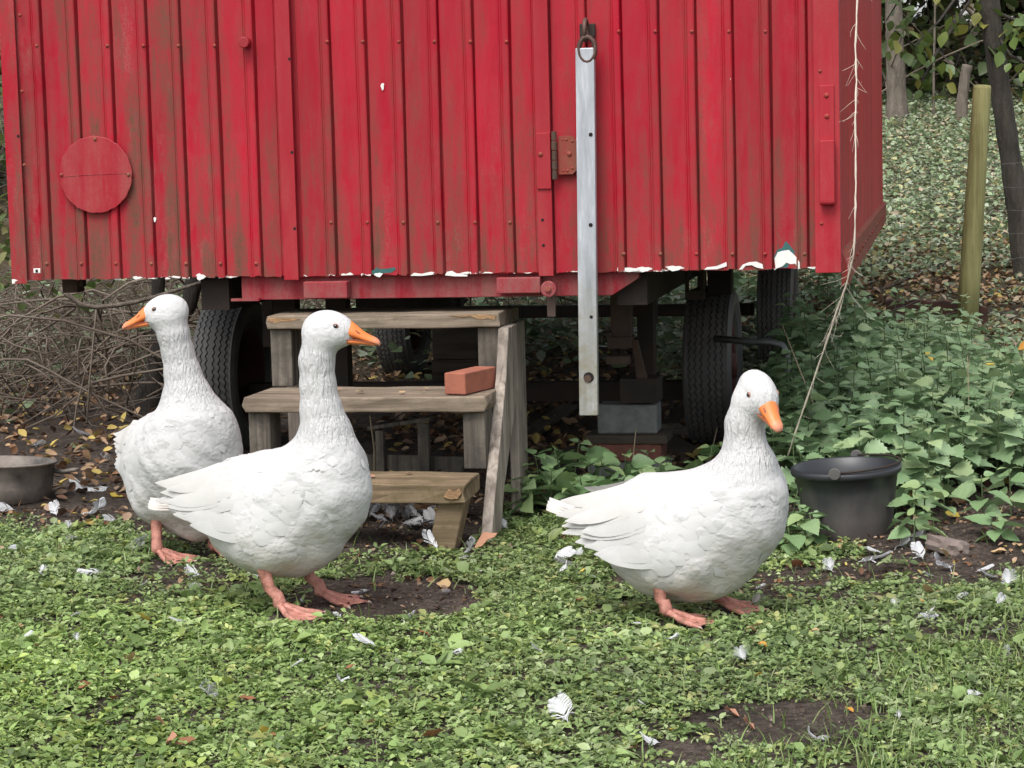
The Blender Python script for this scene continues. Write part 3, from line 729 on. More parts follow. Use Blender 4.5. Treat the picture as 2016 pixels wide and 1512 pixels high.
# brick on the middle tread
bm = MB(); bm.box((-.034, -.10, 0), (.034, .10, .062))
bc = SO+Matrix.Rotation(-SA, 4, 'Z')@Vector((.292, .128, 0))
br = bm.build('brick', M['brickm'], None, bevel=.003, loc=(bc.x, bc.y, .4095)); br.rotation_euler = (0, 0, R(-26))
tag(br, 'single red clay brick lying on the middle tread of the steps', 'brick')

# ================================================================== geese
def smin(a, b, k):
    h = np.clip(0.5+0.5*(b-a)/k, 0, 1); return b*(1-h)+a*h-k*h*(1-h)
def sd_ell(P, c, r, pitch=0.0, yaw=0.0):
    q = P-np.array(c)
    if yaw:
        cy, sy = math.cos(yaw), math.sin(yaw); q = np.stack([q[:, 0]*cy+q[:, 1]*sy, -q[:, 0]*sy+q[:, 1]*cy, q[:, 2]], 1)
    if pitch:
        cp, sp = math.cos(pitch), math.sin(pitch); q = np.stack([q[:, 0]*cp+q[:, 2]*sp, q[:, 1], -q[:, 0]*sp+q[:, 2]*cp], 1)
    r = np.array(r); k0 = np.linalg.norm(q/r, axis=1); k1 = np.linalg.norm(q/(r*r), axis=1)+1e-9
    return k0*(k0-1)/k1
def sd_cone(P, a, b, ra, rb, yw=1.0):
    a = np.array(a); b = np.array(b); q = P-a; d = b-a
    t = np.clip((q@d)/(d@d), 0, 1); e = q-t[:, None]*d
    return np.linalg.norm(e, axis=1)-(ra+(rb-ra)*t)
def surface_nets(f, lo, hi, h):
    xs = [np.arange(lo[i], hi[i]+h, h) for i in range(3)]
    X = np.stack(np.meshgrid(*xs, indexing='ij'), -1); sh = X.shape[:3]
    D = f(X.reshape(-1, 3)).reshape(sh); S = D < 0
    n = [s-1 for s in sh]
    acc = np.zeros(n+[3]); cnt = np.zeros(n)
    cor = {(i, j, k): D[i:n[0]+i, j:n[1]+j, k:n[2]+k] for i in (0, 1) for j in (0, 1) for k in (0, 1)}
    edges = []
    for c in cor:
        for ax in range(3):
            if c[ax] == 0:
                e = list(c); e[ax] = 1; edges.append((c, tuple(e), ax))
    for c, e, ax in edges:
        a, b = cor[c], cor[e]; m = (a < 0) != (b < 0)
        t = np.where(m, a/np.where(m, a-b, 1), 0)
        for q in range(3):
            acc[..., q] += np.where(m, (c[q]+(t if q == ax else 0)), 0)
        cnt += m
    act = cnt > 0; idx = -np.ones(n, np.int64); idx[act] = np.arange(act.sum())
    ij = np.argwhere(act); V = (ij+acc[act]/cnt[act][:, None])*h+np.array(lo)
    F = []
    for ax in range(3):
        o1, o2 = (ax+1) % 3, (ax+2) % 3
        sl = [slice(1, n[q]) for q in range(3)]; sl[ax] = slice(0, n[ax])
        sl2 = list(sl); sl2[ax] = slice(1, n[ax]+1)
        A = S[tuple(sl)]; B = S[tuple(sl2)]; m = A != B; pos = np.argwhere(m)
        off = np.ones(3, int); off[ax] = 0; pos = pos+off
        def at(d1, d2):
            p = pos.copy(); p[:, o1] -= d1; p[:, o2] -= d2; return idx[p[:, 0], p[:, 1], p[:, 2]]
        q = np.stack([at(0, 0), at(1, 0), at(1, 1), at(0, 1)], 1)
        flip = ~A[m]; q[flip] = q[flip][:, ::-1]; F.append(q)
    return V, np.concatenate(F)

def goose_mats():
    def white(name, c, dirt):
        t = NT(name); v = t.coord(); z = t.sep(v)[2]
        neck = t.attr('tint')
        lowm = t.ramp(t.math('MULTIPLY', z, 2.0), [(0.08, 1.0), (0.5, 0.0)])
        n = t.noise(v, 16, 4, 0.6)
        cl = t.mixc(t.math('MULTIPLY', t.math('MULTIPLY', lowm, t.ramp(n, [(0.35, 0.2), (0.7, 1.0)])), dirt), c, (0.60, 0.50, 0.40))
        cl = t.mixc(t.ramp(t.noise(v, 6, 3), [(0.35, 0.0), (0.75, 0.30)]), cl, tuple(x*0.9 for x in c))
        t.col(cl); t.set(0.85, 0, 0.12)
        # wavy furrows down the neck, finer down elsewhere
        fur = t.noise(t.coord((115, 115, 28)), 1.0, 3, 0.55, 0.6); dn = t.noise(v, 90, 4, 0.6); fine = t.noise(t.coord((1, 1, 1)), 260, 3, 0.6)
        ds = t.n('ShaderNodeTexNoise'); ds.inputs['Scale'].default_value = 22; t.l(v, ds.inputs['Vector'])
        wv = t.n('ShaderNodeMixRGB'); wv.inputs[0].default_value = 0.035; t.l(t.coord((1.0, 1.2, 1.45)), wv.inputs[1]); t.l(ds.outputs['Color'], wv.inputs[2])
        def vor(scale):
            vo = t.n('ShaderNodeTexVoronoi'); vo.feature = 'SMOOTH_F1'; vo.inputs['Scale'].default_value = scale; vo.inputs['Smoothness'].default_value = .6; t.l(wv.outputs[0], vo.inputs['Vector']); return vo.outputs['Distance']
        sc = t.math('ADD', t.math('MULTIPLY', vor(34), -0.75), t.math('MULTIPLY', vor(72), -0.45))
        sc = t.math('MULTIPLY', sc, t.math('SUBTRACT', 1.0, t.math('MULTIPLY', neck, 0.8)))
        dn = t.math('ADD', t.math('MULTIPLY', dn, 0.7), t.math('MULTIPLY', sc, 1.5))
        hh = t.math('ADD', t.math('MULTIPLY', fur, t.math('MULTIPLY', neck, 2.0)), t.math('ADD', t.math('MULTIPLY', dn, 0.35), t.math('MULTIPLY', fine, 0.12)))
        t.bump(hh, 0.75, 0.0075); return t.m
    M['goose'] = white('goose_down', (0.50, 0.50, 0.498), 0.6)
    t = NT('goose_feather'); c = t.attr('tint'); v = t.coord()
    t.col(t.mixc(t.ramp(t.noise(v, 40, 3), [(0.4, 0.0), (0.75, 0.18)]), c, (0.62, 0.60, 0.57))); t.set(0.75, 0, 0.15)
    t.bump(t.noise(t.coord((60, 400, 400)), 1.0, 3, 0.6), 0.18, 0.002)
    M['feather'] = t.m
    t = NT('beak_horn'); v = t.coord(); x = t.sep(v)[0]
    t.col(t.mixc(t.ramp(t.math('MULTIPLY', x, 10.0), [(0.52, 0.0), (0.74, 0.55), (0.80, 1.0)]), (0.66, 0.19, 0.05), (0.62, 0.31, 0.25))); t.set(0.42, 0, 0.4)
    t.bump(t.noise(v, 120, 3), 0.12, 0.002); M['beak'] = t.m
    M['mouth'] = simple('beak_edge', (0.30, 0.09, 0.06), 0.6, 0, 0.3, 60, 0)
    t = NT('goose_leg_skin'); v = t.coord(); vo = t.n('ShaderNodeTexVoronoi'); vo.inputs['Scale'].default_value = 260; t.l(v, vo.inputs['Vector'])
    t.col(t.ramp(t.noise(v, 45, 4), [(0.32, (0.23, 0.105, 0.08)), (0.5, (0.40, 0.175, 0.135)), (0.70, (0.52, 0.26, 0.21))])); t.set(0.6, 0, 0.3)
    t.bump(vo.outputs['Distance'], 0.5, 0.002); M['legskin'] = t.m
    M['eye'] = simple('goose_eye', (0.012, 0.014, 0.02), 0.08, 0, 0.2, 30, 0, spec=0.8)
    M['eyering'] = simple('eye_ring', (0.50, 0.20, 0.12), 0.6, 0, 0.3, 80, 0.2, .001)
    M['claw'] = simple('claw', (0.50, 0.38, 0.31), 0.5, 0, 0.3, 80, 0)
goose_mats()

def feather_grid(L, Wd, nl=6, nw=4, tip=0.55, pw=0.5):
    """flat feather in (t along, s across): returns list of (t, s, width)"""
    pts = []
    for i in range(nl+1):
        t = i/nl
        w = Wd*0.5*(min(1, (t/0.25))**0.5*0.45+0.55*min(1, t/0.45))*(1 if t < tip else max(0.0, 1-((t-tip)/(1-tip))**2)**pw*0.94+0.06)
        for j in range(nw+1):
            pts.append((t*L, (j/nw*2-1)*w, t, j/nw*2-1))
    F = [(i*(nw+1)+j, i*(nw+1)+j+1, (i+1)*(nw+1)+j+1, (i+1)*(nw+1)+j) for i in range(nl) for j in range(nw)]
    return np.array(pts), np.array(F)

FEET = []
def make_goose(sp):
    dz = sp.get('dz', 0.0); up_ = lambda q: (q[0], q[1], q[2]+dz)
    sp['ell'] = [(up_(c), r, pt) for c, r, pt in sp['ell']]; a_, b_, ra_, rb_ = sp['rump']; sp['rump'] = (up_(a_), up_(b_), ra_, rb_); sp['neck'] = [(up_(c), r) for c, r in sp['neck']]
    sp['head'] = up_(sp['head']); sp['wing_o'] = (sp['wing_o'][0], sp['wing_o'][1]+dz); sp['wingtip'] = up_(sp['wingtip']); sp['tail'] = up_(sp['tail']); sp['legs'] = [(up_(h), k, f) for h, k, f in sp['legs']]
    nm = sp['name']; g = empty('goose', sp['loc'], sp['yaw'], sp['label'], 'goose', 'white geese by the wagon')
    hy, hp = sp['head_yaw'], sp['head_pitch']; hc = np.array(sp['head'])
    hf = np.array([math.cos(hy)*math.cos(hp), math.sin(hy)*math.cos(hp), math.sin(hp)])
    hl = np.array([-math.sin(hy), math.cos(hy), 0]); hu = np.cross(hf, hl)
    HM = np.stack([hf, hl, hu], 1)                   # head local -> goose local
    neck = sp['neck']
    def body(P):
        d = None
        for (c, r, pt) in sp['ell']:
            e = sd_ell(P, c, r, R(pt)); d = e if d is None else smin(d, e, 0.05)
        a, b, ra, rb = sp['rump']; d = smin(d, sd_cone(P, a, b, ra, rb), 0.05)
        return d
    def sdf(P):
        P = np.asarray(P, float); d = body(P)
        n = None
        for k in range(len(neck)-1):
            e = sd_cone(P, neck[k][0], neck[k+1][0], neck[k][1], neck[k+1][1])
            n = e if n is None else smin(n, e, 0.012)
        q = (P-hc)@HM/sp.get('hs', 1.0)
        h = sd_ell(q, (0, 0, 0), (0.060, 0.038, 0.046)); h = smin(h, sd_ell(q, (0.030, 0, -0.006), (0.036, 0.028, 0.031)), 0.02)
        for s in (-1, 1): h = smin(h, sd_ell(q, (0.004, s*0.017, -0.014), (0.034, 0.022, 0.026)), 0.015)
        n = smin(n, h, 0.022)
        return smin(d, n, sp.get('kneck', 0.045))
    def grad(P, e=0.004):
        G = np.stack([sdf(P+np.eye(3)[i]*e)-sdf(P-np.eye(3)[i]*e) for i in range(3)], 1)
        return G/(np.linalg.norm(G, axis=1)[:, None]+1e-9)
    V, F = surface_nets(sdf, (-0.36, -0.22, 0.0), (0.34, 0.22, 0.80), 0.0085)
    for _ in range(2):                               # settle the vertices onto the surface
        V = V-grad(V)*sdf(V)[:, None]*0.9
    nz0 = neck[1][0][2]
    rng = np.random.default_rng(sp['seed'])
    N = grad(V)
    # soft lumps of plumage
    ph = rng.uniform(0, 6, 6)
    lump = (np.sin(V[:, 0]*38+ph[0]+V[:, 2]*11)*np.sin(V[:, 2]*44+ph[1])*np.sin(V[:, 1]*31+ph[2])+0.6*np.sin(V[:, 0]*75+ph[3])*np.sin(V[:, 2]*81+V[:, 1]*60+ph[4]))
    bodyw = sstep(nz0+0.03, nz0-0.06, V[:, 2])
    V = V+N*(lump*0.0035*bodyw)[:, None]
    hd = np.linalg.norm(V-hc, axis=1)
    nk = sstep(nz0-0.07, nz0+0.03, V[:, 2])*sstep(0.040, 0.075, hd)
    o = link_mesh('body', np_mesh('body', V, F, M['goose'], True, np.repeat(nk[:, None], 3, 1)), None, g)
    # ---- contour feathers draped over body and lower neck
    allV, allF, allC = [], [], []; nv = 0
    WK = 0
    def drape(root, dirv, L, Wd, lift, thick=0.0, grid=(6, 4), curl=0.0, white=0.50, cream=0.0, over=False, rnd=0.0, sink=0.002, camber=0.12, plane=None):
        nonlocal_n = grad(root[None])[0]
        t3 = dirv-nonlocal_n*(dirv@nonlocal_n); t3 = t3/(np.linalg.norm(t3)+1e-9); 
        if plane is not None:
            nonlocal_n = plane-t3*(plane@t3); nonlocal_n /= np.linalg.norm(nonlocal_n)
        s3 = np.cross(nonlocal_n, t3)
        pts, F = feather_grid(L, Wd, grid[0], grid[1], 0.62 if over else 0.55, 0.7 if over else 0.5)
        P = root+pts[:, 0:1]*t3+pts[:, 1:2]*s3
        tt = pts[:, 2]; off = -sink+lift*tt**1.3-camber*Wd*0.5*pts[:, 3]**2*0.25
        if over:
            off = off-.012*np.clip(1-tt/.28, 0, 1)   # long feathers: only pushed out of the body
            P = P+nonlocal_n*(0.0006+lift*1.5-.008*np.clip(1-tt/.28, 0, 1))[:, None]+np.array([0, 0, -1.0])*(curl*tt**2*L)[:, None]
            for _ in range(3):
                d = sdf(P); m = np.clip(off+0.0030-d, 0, None); P = P+grad(P)*m[:, None]
            d = sdf(P); P = P-grad(P)*(np.clip(d-off-0.0045-lift, 0, None)*(.9*(1-tt)**.6))[:, None]
            P = P+nonlocal_n*(-camber*Wd*0.5*pts[:, 3]**2)[:, None]
        else:
            for _ in range(2): P = P+grad(P)*(off-sdf(P))[:, None]
        c = np.array([white, white, white*0.985])*(1-cream)+np.array([0.44, 0.37, 0.30])*cream
        return P, F, np.repeat(c[None], len(P), 0)*(1+rnd)
    # sample points
    area = np.linalg.norm(np.cross(V[F[:, 2]]-V[F[:, 0]], V[F[:, 3]]-V[F[:, 1]]), axis=1); pr = area/area.sum()
    pick = rng.choice(len(F), 5200, p=pr); C = V[F[pick]].mean(1)
    keep = []
    cell = {}
    for i, c in enumerate(C):
        top = nz0-0.01
        if c[2] > top or c[2] < 0.055: continue
        low = (c[2] < 0.13)
        md = 0.040 if c[2] < top-0.05 else 0.020
        key = tuple((c/0.04).astype(int)); ok = True
        for a in (-1, 0, 1):
            for b in (-1, 0, 1):
                for d in (-1, 0, 1):
                    for q in cell.get((key[0]+a, key[1]+b, key[2]+d), ()):
                        if np.linalg.norm(q-c) < md: ok = False
        if ok: cell.setdefault(key, []).append(c); keep.append(c)
    K = np.array(keep); nK = len(K); w = sstep(nz0-0.10, nz0-0.02, K[:, 2])[:, None]
    fl = np.stack([np.full(nK, -1.0), rng.normal(0, .22, nK), -0.45+rng.normal(0, .2, nK)], 1)*(1-w)+np.stack([np.full(nK, .05), rng.normal(0, .15, nK), np.full(nK, -1.0)], 1)*w
    ch = K[:, 0] > sp['chest_x']-0.05
    fl[ch] = np.stack([np.full(nK, -.35), np.sign(K[:, 1])*.25+rng.normal(0, .2, nK), np.full(nK, -1.0)], 1)[ch]
    Ls = np.where(w[:, 0] < .5, .050, .030)*rng.uniform(.8, 1.25, nK)*np.where(K[:, 2] < .15, .8, 1); wd = Ls*rng.uniform(.8, 1.1, nK)
    n3 = grad(K); t3 = fl-n3*(fl*n3).sum(1)[:, None]; t3 /= np.linalg.norm(t3, axis=1)[:, None]+1e-9; s3 = np.cross(n3, t3)
    pts, FF = feather_grid(1.0, 1.0, 4, 4); m = len(pts)
    P = K[:, None]+(Ls[:, None]*pts[:, 0])[..., None]*t3[:, None]+(wd[:, None]*pts[:, 1])[..., None]*s3[:, None]
    off = -0.0020+(rng.uniform(.0020, .0030, nK)[:, None])*pts[:, 2]**1.1-0.0006*pts[:, 3]**2
    P = P.reshape(-1, 3); off = off.reshape(-1)
    for _ in range(2): P = P+grad(P)*(off-sdf(P))[:, None]
    cc = np.repeat((np.array([.50, .50, .498])[None]*(1+rng.uniform(-.03, .02, nK)[:, None])), m, 0)
    allV = [P]; allF = [(FF[None]+(np.arange(nK)*m)[:, None, None]).reshape(-1, 4)]; allC = [cc]
    o2 = link_mesh('contour_feathers', np_mesh('contour_feathers', np.concatenate(allV), np.concatenate(allF), M['feather'], True, np.concatenate(allC)), None, g)
    o2['kind'] = 'stuff'
    # ---- wings: coverts joined into one vane layer, flight feathers one by one
    ox, oz = sp['wing_o']; tipz = sp['tail'][2]
    def side_pt(x, z, s):
        p = np.array([[x, 0.0, z]])
        for k in range(60):
            d = sdf(p)
            if d[0] > -0.0005: break
            p = p+np.array([[0, s*max(0.0006, -d[0]*0.6), 0]])
        return p[0]
    for s in (-1, 1):
        vs, fs, cs = [], [], []; n2 = 0
        rows = [(-0.005, 0.090, 0.052, 8), (0.035, 0.075, 0.048, 8), (0.07, 0.065, 0.044, 7), (0.10, 0.055, 0.040, 6)]
        for (dx, L, wd, cnt) in rows:
            for k in range(cnt):
                f = (k+0.5)/cnt; x = ox+dx-0.10+0.05*math.sin(f*math.pi)+rng.normal(0, .004)-0.02*f; z = oz-0.115+f*0.185+rng.normal(0, .004)+dx*0.35
                rt_ = side_pt(x, z, s); dv = np.array([-1.0, 0, -0.30+0.10*f])
                P, FF, cc = drape(rt_, dv, L*rng.uniform(.9, 1.15), wd*rng.uniform(.95, 1.2), .0024, grid=(6, 4), rnd=rng.uniform(-.02, .02), sink=.0004)
                vs.append(P); fs.append(FF+n2); cs.append(cc); n2 += len(P)
        wing = link_mesh('wing', np_mesh('wing', np.concatenate(vs), np.concatenate(fs), M['feather'], True, np.concatenate(cs)), None, g)
        tip = np.array(sp['wingtip'])*np.array([1, s, 1])
        for k in range(13):
            f = k/12.0; x = ox-0.09-0.04*f+rng.normal(0, .006); z = oz-0.105+f*0.18
            rt_ = side_pt(x, z, s); tg = tip+np.array([0.10*(1-f)**1.5-0.01, 0, -0.020+0.040*f+rng.normal(0, .004)])
            dv = tg-rt_; L = np.linalg.norm(dv)*rng.uniform(.92, 1.05); dv = dv/np.linalg.norm(dv)
            P, FF, cc = drape(rt_, dv, L*rng.uniform(.9, 1.03), rng.uniform(.038, .050), .0002+.00055*k, plane=np.array([-.10, s*1.0, .22]), grid=(10, 4), over=True, curl=0.02, cream=0.03*k*0.5, rnd=rng.uniform(-.06, .0), camber=.025)
            link_mesh('flight_feather', np_mesh('flight_feather', P, FF, M['feather'], True, cc), None, wing)
    # ---- tail
    tb = np.array(sp['rump'][1]); tail = None
    for k in range(7):
        f = (k-3)/3.0; tl = np.array(sp['tail']); dv = tl-tb; L = np.linalg.norm(dv)+0.07
        dv = dv/np.linalg.norm(dv)+np.array([0, f*0.30, -0.05*abs(f)]); dv /= np.linalg.norm(dv)
        side = np.cross(np.array([0, 0, 1.0]), dv); side /= np.linalg.norm(side); upn = np.cross(dv, side)
        pts, FF = feather_grid(L, 0.045, 9, 4, 0.7)
        P = tb-dv*0.06+pts[:, 0:1]*dv+pts[:, 1:2]*side+upn*(0.012-0.004*abs(f)*2+0.0015*k-0.16*0.045*pts[:, 3]**2+0.02*pts[:, 2]**2)[:, None]
        cr = rng.uniform(.15, .5); c = np.array([.52, .52, .51])*(1-cr)+np.array([.42, .34, .27])*cr
        me = np_mesh('tail_feather', P, FF, M['feather'], True, np.repeat(c[None], len(P), 0))
        if tail is None: me.name = 'tail'; tail = link_mesh('tail', me, None, g)
        else: link_mesh('tail_feather', me, None, tail)
    # ---- head fittings, built in the head's own axes
    HMat = Matrix(((hf[0], hl[0], hu[0], hc[0]), (hf[1], hl[1], hu[1], hc[1]), (hf[2], hl[2], hu[2], hc[2]), (0, 0, 0, 1)))
    def ringloft(secs, n=16):
        V = []; F = []
        for (x, zc, w, ht, flat) in secs:
            for k in range(n):
                a = 2*math.pi*k/n; zz = math.sin(a); zz = zz if zz > 0 else zz*flat
                V.append((x, w*math.cos(a)*(1-0.25*max(0, zz)**2), zc+ht*zz))
        for i in range(len(secs)-1):
            for k in range(n): F.append((i*n+k, i*n+(k+1) % n, (i+1)*n+(k+1) % n, (i+1)*n+k))
        F.append(tuple(range(n-1, -1, -1))); F.append(tuple((len(secs)-1)*n+k for k in range(n)))
        b = MB(); b.add(V, F); return b
    b = ringloft([(-0.008, -0.003, .022, .026, .45), (0.006, -0.004, .0235, .026, .4), (0.020, -0.008, .021, .0215, .35), (0.035, -0.013, .0175, .016, .3), (0.052, -0.0175, .0155, .0125, .3), (0.064, -0.0195, .0145, .011, .4), (0.072, -0.0215, .011, .0085, .6), (0.0765, -0.0235, .005, .005, .8)])
    bk = b.build('beak', M['beak'], g, True); bk.matrix_local = HMat@Matrix.Translation((0.049, 0, 0.001))@Matrix.Diagonal((sp.get('bl', 1.04), 1.10, 1.10, 1))
    b = ringloft([(-0.010, -0.022, .019, .006, 1.4), (0.010, -0.0225, .019, .0055, 1.3), (0.035, -0.0225, .0145, .0045, 1.2), (0.058, -0.0238, .012, .004, 1.1), (0.068, -0.0245, .008, .003, 1)])
    lb = b.build('lower_mandible', M['beak'], bk, True)
    b = MB()
    for s in (-1, 1): b.tube([(-.004, s*.0225, -.0185), (.010, s*.0222, -.0178), (.024, s*.0190, -.0172), (.040, s*.0160, -.0185), (.058, s*.0143, -.0215)], .0011, 6)
    b.build('mouth_line', M['mouth'], bk)
    for s in (-1, 1):
        b = MB(); b.tube([(.020, s*.0165, .0035), (.026, s*.0155, -.001), (.031, s*.0148, -.003)], [.0012, .0022, .001], 6); b.build('nostril', M['mouth'], bk)
        ep = np.array([0.024, s*0.06, 0.012])
        for _ in range(40):
            w = hc+HM@ep; dd = sdf(w[None])[0]
            if abs(dd) < 1e-4: break
            ep[1] -= s*dd*0.8
        b = MB(); b.lathe([(0.0002, .0068), (.003, .0060), (.0052, .0040), (.0064, .0)], 14)
        ey = b.build('eye', M['eye'], g, True); ey.matrix_local = HMat@Matrix.Translation((ep[0], ep[1]-s*.0030, ep[2]))@Matrix.Rotation(-s*R(84), 4, 'X')
        b = MB(); b.tube(link_pts((0, 0, 0), .0064, .0052, 18), .0012, 6, cap=False); er = b.build('eye_ring', M['eyering'], ey, True); er.matrix_local = Matrix.Translation((0, 0, .0024))@Matrix.Rotation(R(90), 4, 'X')
    # ---- legs and webbed feet
    for (hip, heel, fyaw) in sp['legs']:
        heel = Vector(heel); hip = Vector(hip); wp = Matrix.Rotation(sp['yaw'], 4, 'Z')@heel
        heel.z = float(gz(sp['loc'][0]+wp.x, sp['loc'][1]+wp.y))-sp['loc'][2]+sp.get('lift', 0.014)
        FEET.append((sp['loc'][0]+wp.x, sp['loc'][1]+wp.y, sp['yaw']+fyaw))
        b = MB(); mid = hip.lerp(heel, .55)+Vector((-.004, 0, 0))
        b.tube([hip+Vector((-.006, 0, .03)), hip, mid, heel+Vector((0, 0, .034)), heel+Vector((.004, 0, .016)), heel+Vector((.014, 0, .006))], [.024, .0175, .0140, .0145, .0170, .012], 14)
        lg = b.build('leg', M['legskin'], g, True)
        b = MB(); toes = []
        for a, L in ((-34, .104), (2, .120), (36, .106)):
            a = R(a)+fyaw; d = Vector((math.cos(a), math.sin(a), 0)); n_ = 7; pts = []
            for k in range(n_+1):
                t = k/n_; pts.append(heel+d*(L*t+.004)+Vector((0, 0, -.012+.024*(1-t)**1.4+.003*math.sin(t*math.pi*2.6)*(1-t))))
            b.tube(pts, [.0095, .0085, .0075, .0078, .0064, .0066, .0052, .0028], 8); toes.append(pts)
        for i in (0, 1):                             # web between the toes
            A, B = toes[i], toes[i+1]; V = []; Fq = []; m = 6
            for k in range(8):
                for j in range(m+1):
                    u = j/m; p = A[k].lerp(B[k], u); sag = math.sin(u*math.pi); jag = .0012*math.sin(k*2.3+j*1.7)
                    back = (A[k]+B[k])/2-heel
                    p = p-back*(0.10*sag*(k/7)**2)+Vector((0, 0, -.0025*sag+.001+jag)); V.append(p)
            for k in range(7):
                for j in range(m): Fq.append((k*(m+1)+j, k*(m+1)+j+1, (k+1)*(m+1)+j+1, (k+1)*(m+1)+j))
            b.add(V, Fq)
        ft = b.build('foot', M['legskin'], lg, True)
        md = ft.modifiers.new('web', 'SOLIDIFY'); md.thickness = .0016
        for pts in toes:
            d = (pts[-1]-pts[-3]).normalized(); b = MB(); b.tube([pts[-1]-d*.004, pts[-1]+d*.004+Vector((0, 0, .001)), pts[-1]+d*.010+Vector((0, 0, -.003))], [.0034, .0026, .0006], 6); b.build('claw', M['claw'], ft, True)
    return g

def gl(px, py): p = gpt(px, py); return (p.x, p.y, p.z)
# the middle goose, in profile, looking right
make_goose(dict(name='mid', seed=3, loc=gl(606, 1200), dz=.008, lift=.018, yaw=R(-14), label='white goose in profile looking right, standing before the wooden steps',
    ell=[((-.055, 0, .245), (.205, .122, .142), 17), ((.060, 0, .295), (.104, .104, .122), 0), ((-.055, 0, .165), (.140, .082, .092), 0), ((-.08, .080, .175), (.075, .045, .065), 0), ((-.08, -.080, .175), (.075, .045, .065), 0)],
    rump=((-.17, 0, .270), (-.295, 0, .240), .092, .032), neck=[((.066, 0, .365), .078), ((.062, 0, .425), .062), ((.052, 0, .48), .050), ((.046, 0, .54), .0425), ((.045, 0, .60), .0415), ((.056, 0, .655), .041)],
    head=(.076, 0, .676), head_yaw=R(8), head_pitch=R(-6), chest_x=.17, wing_o=(.0, .285), wingtip=(-.33, .05, .245), tail=(-.385, 0, .228),
    legs=[((-.082, -.085, .125), (-.045, -.085, 0), R(-14)), ((-.035, .075, .115), (.0, .085, 0), R(4))]))
# the right goose, turned a little to the camera, head bent down
make_goose(dict(name='right', seed=5, loc=gl(1368, 1216), dz=.006, lift=.024, hs=1.06, yaw=R(-18), label='white goose with head bent down and tail feathers spread, left of the black bucket',
    ell=[((-.010, 0, .205), (.210, .124, .138), 17), ((.112, 0, .255), (.106, .106, .126), 0), ((-.01, 0, .128), (.150, .080, .094), 0), ((-.03, .080, .145), (.08, .045, .065), 0), ((-.03, -.080, .145), (.08, .045, .065), 0)],
    rump=((-.12, 0, .235), (-.235, 0, .222), .095, .035), neck=[((.135, 0, .31), .080), ((.135, 0, .36), .061), ((.126, 0, .405), .048), ((.126, 0, .455), .0445), ((.138, 0, .50), .043)],
    head=(.158, -.008, .530), bl=1.0, head_yaw=R(-50), head_pitch=R(-27), chest_x=.22, wing_o=(.055, .250), wingtip=(-.285, .07, .185), tail=(-.345, 0, .235),
    legs=[((-.062, -.086, .100), (-.052, -.088, 0), R(6)), ((.03, .060, .09), (.035, .060, 0), R(0))]))
# the left goose, breast to the camera, looking back to the left
make_goose(dict(name='left', seed=9, loc=gl(375, 1100), dz=.008, lift=.018, yaw=R(-62), label='white goose facing forward with its head turned left, beside the brambles', kneck=.06,
    ell=[((-.055, 0, .255), (.20, .150, .155), 15), ((.055, 0, .300), (.115, .135, .140), 0), ((-.03, 0, .178), (.150, .105, .095), 0), ((0.0, .02, .10), (.065, .06, .062), 0), ((-.06, .085, .17), (.07, .05, .07), 0), ((-.06, -.085, .17), (.07, .05, .07), 0)],
    rump=((-.16, 0, .285), (-.27, 0, .26), .10, .035), neck=[((.062, .0, .385), .092), ((.052, -.008, .45), .063), ((.044, -.016, .51), .049), ((.040, -.026, .57), .0425), ((.040, -.036, .62), .0425), ((.040, -.044, .66), .041)],
    head=(.040, -.052, .682), head_yaw=R(-122), head_pitch=R(-9), chest_x=.17, wing_o=(.0, .295), wingtip=(-.30, .06, .25), tail=(-.36, 0, .24),
    legs=[((-.02, -.085, .11), (.0, -.095, 0), R(34)), ((-.01, .058, .11), (.02, .060, 0), R(42))]))

# ================================================================== small things round the wagon
def place(name, me, p, rz, label, cat, group=None, mat=None, rx=0, ry=0):
    o = link_mesh(name, me, mat); o.location = p; o.rotation_euler = (rx, ry, rz); return tag(o, label, cat, group)
# --- black bucket
bp0 = gpt(1672, 1052); BH = 0.205
bk = empty('bucket', (bp0.x, bp0.y, bp0.z-.008), R(-20), 'black plastic bucket with bail handle, muddy below, among the nettles', 'bucket')
bk.rotation_euler = (R(1.5), R(-2.0), R(-20))
b = MB(); b.lathe([(0.0005, .004), (.108, .004), (.114, .0), (.118, .006), (.128, .07), (.138, .14), (.145, BH-.02), (.153, BH-.018), (.156, BH-.012), (.156, BH), (.150, BH+.003), (.144, BH), (.136, BH-.05), (.124, .05), (.110, .014), (.0005, .012)], 56)
b.build('shell', M['bucket'], bk, True, bevel=0)
for s in (-1, 1):
    b = MB(); b.disc(.017, -.006, .0, 0, 0, 16); e = b.build('handle_ear', M['rubber'], bk, bevel=.002); e.location = (0, s*.158+.003, BH+.004)
b = MB(); pts = [(.151*math.sin(a)*.985+.004, .157*math.cos(a), BH+.006+.006*math.sin(a)) for a in [math.pi*k/18 for k in range(19)]]
b.tube(pts, .0032, 8); b.build('bail_handle', M['steel_dark'], bk, True)
# --- old pan at the left edge
pp = gpt(2, 985); pn = empty('cooking_pot', (pp.x, pp.y, pp.z-.006), R(8), 'dirty dented enamel pot with side handle on bare soil by the brambles', 'pot')
pn.rotation_euler = (R(-2), R(2.5), R(8))
b = MB(); b.lathe([(.0005, .003), (.145, .003), (.158, .012), (.168, .06), (.174, .128), (.183, .131), (.184, .136), (.176, .137), (.168, .130), (.160, .06), (.150, .014), (.0005, .012)], 48); b.build('shell', M['mould'], pn, True)
b = MB(); b.tube([(.168, 0, .105), (.20, .004, .100), (.235, .008, .105), (.25, .010, .108)], [.012, .010, .011, .008], 10, flat=.7); b.build('handle', M['mould'], pn, True)
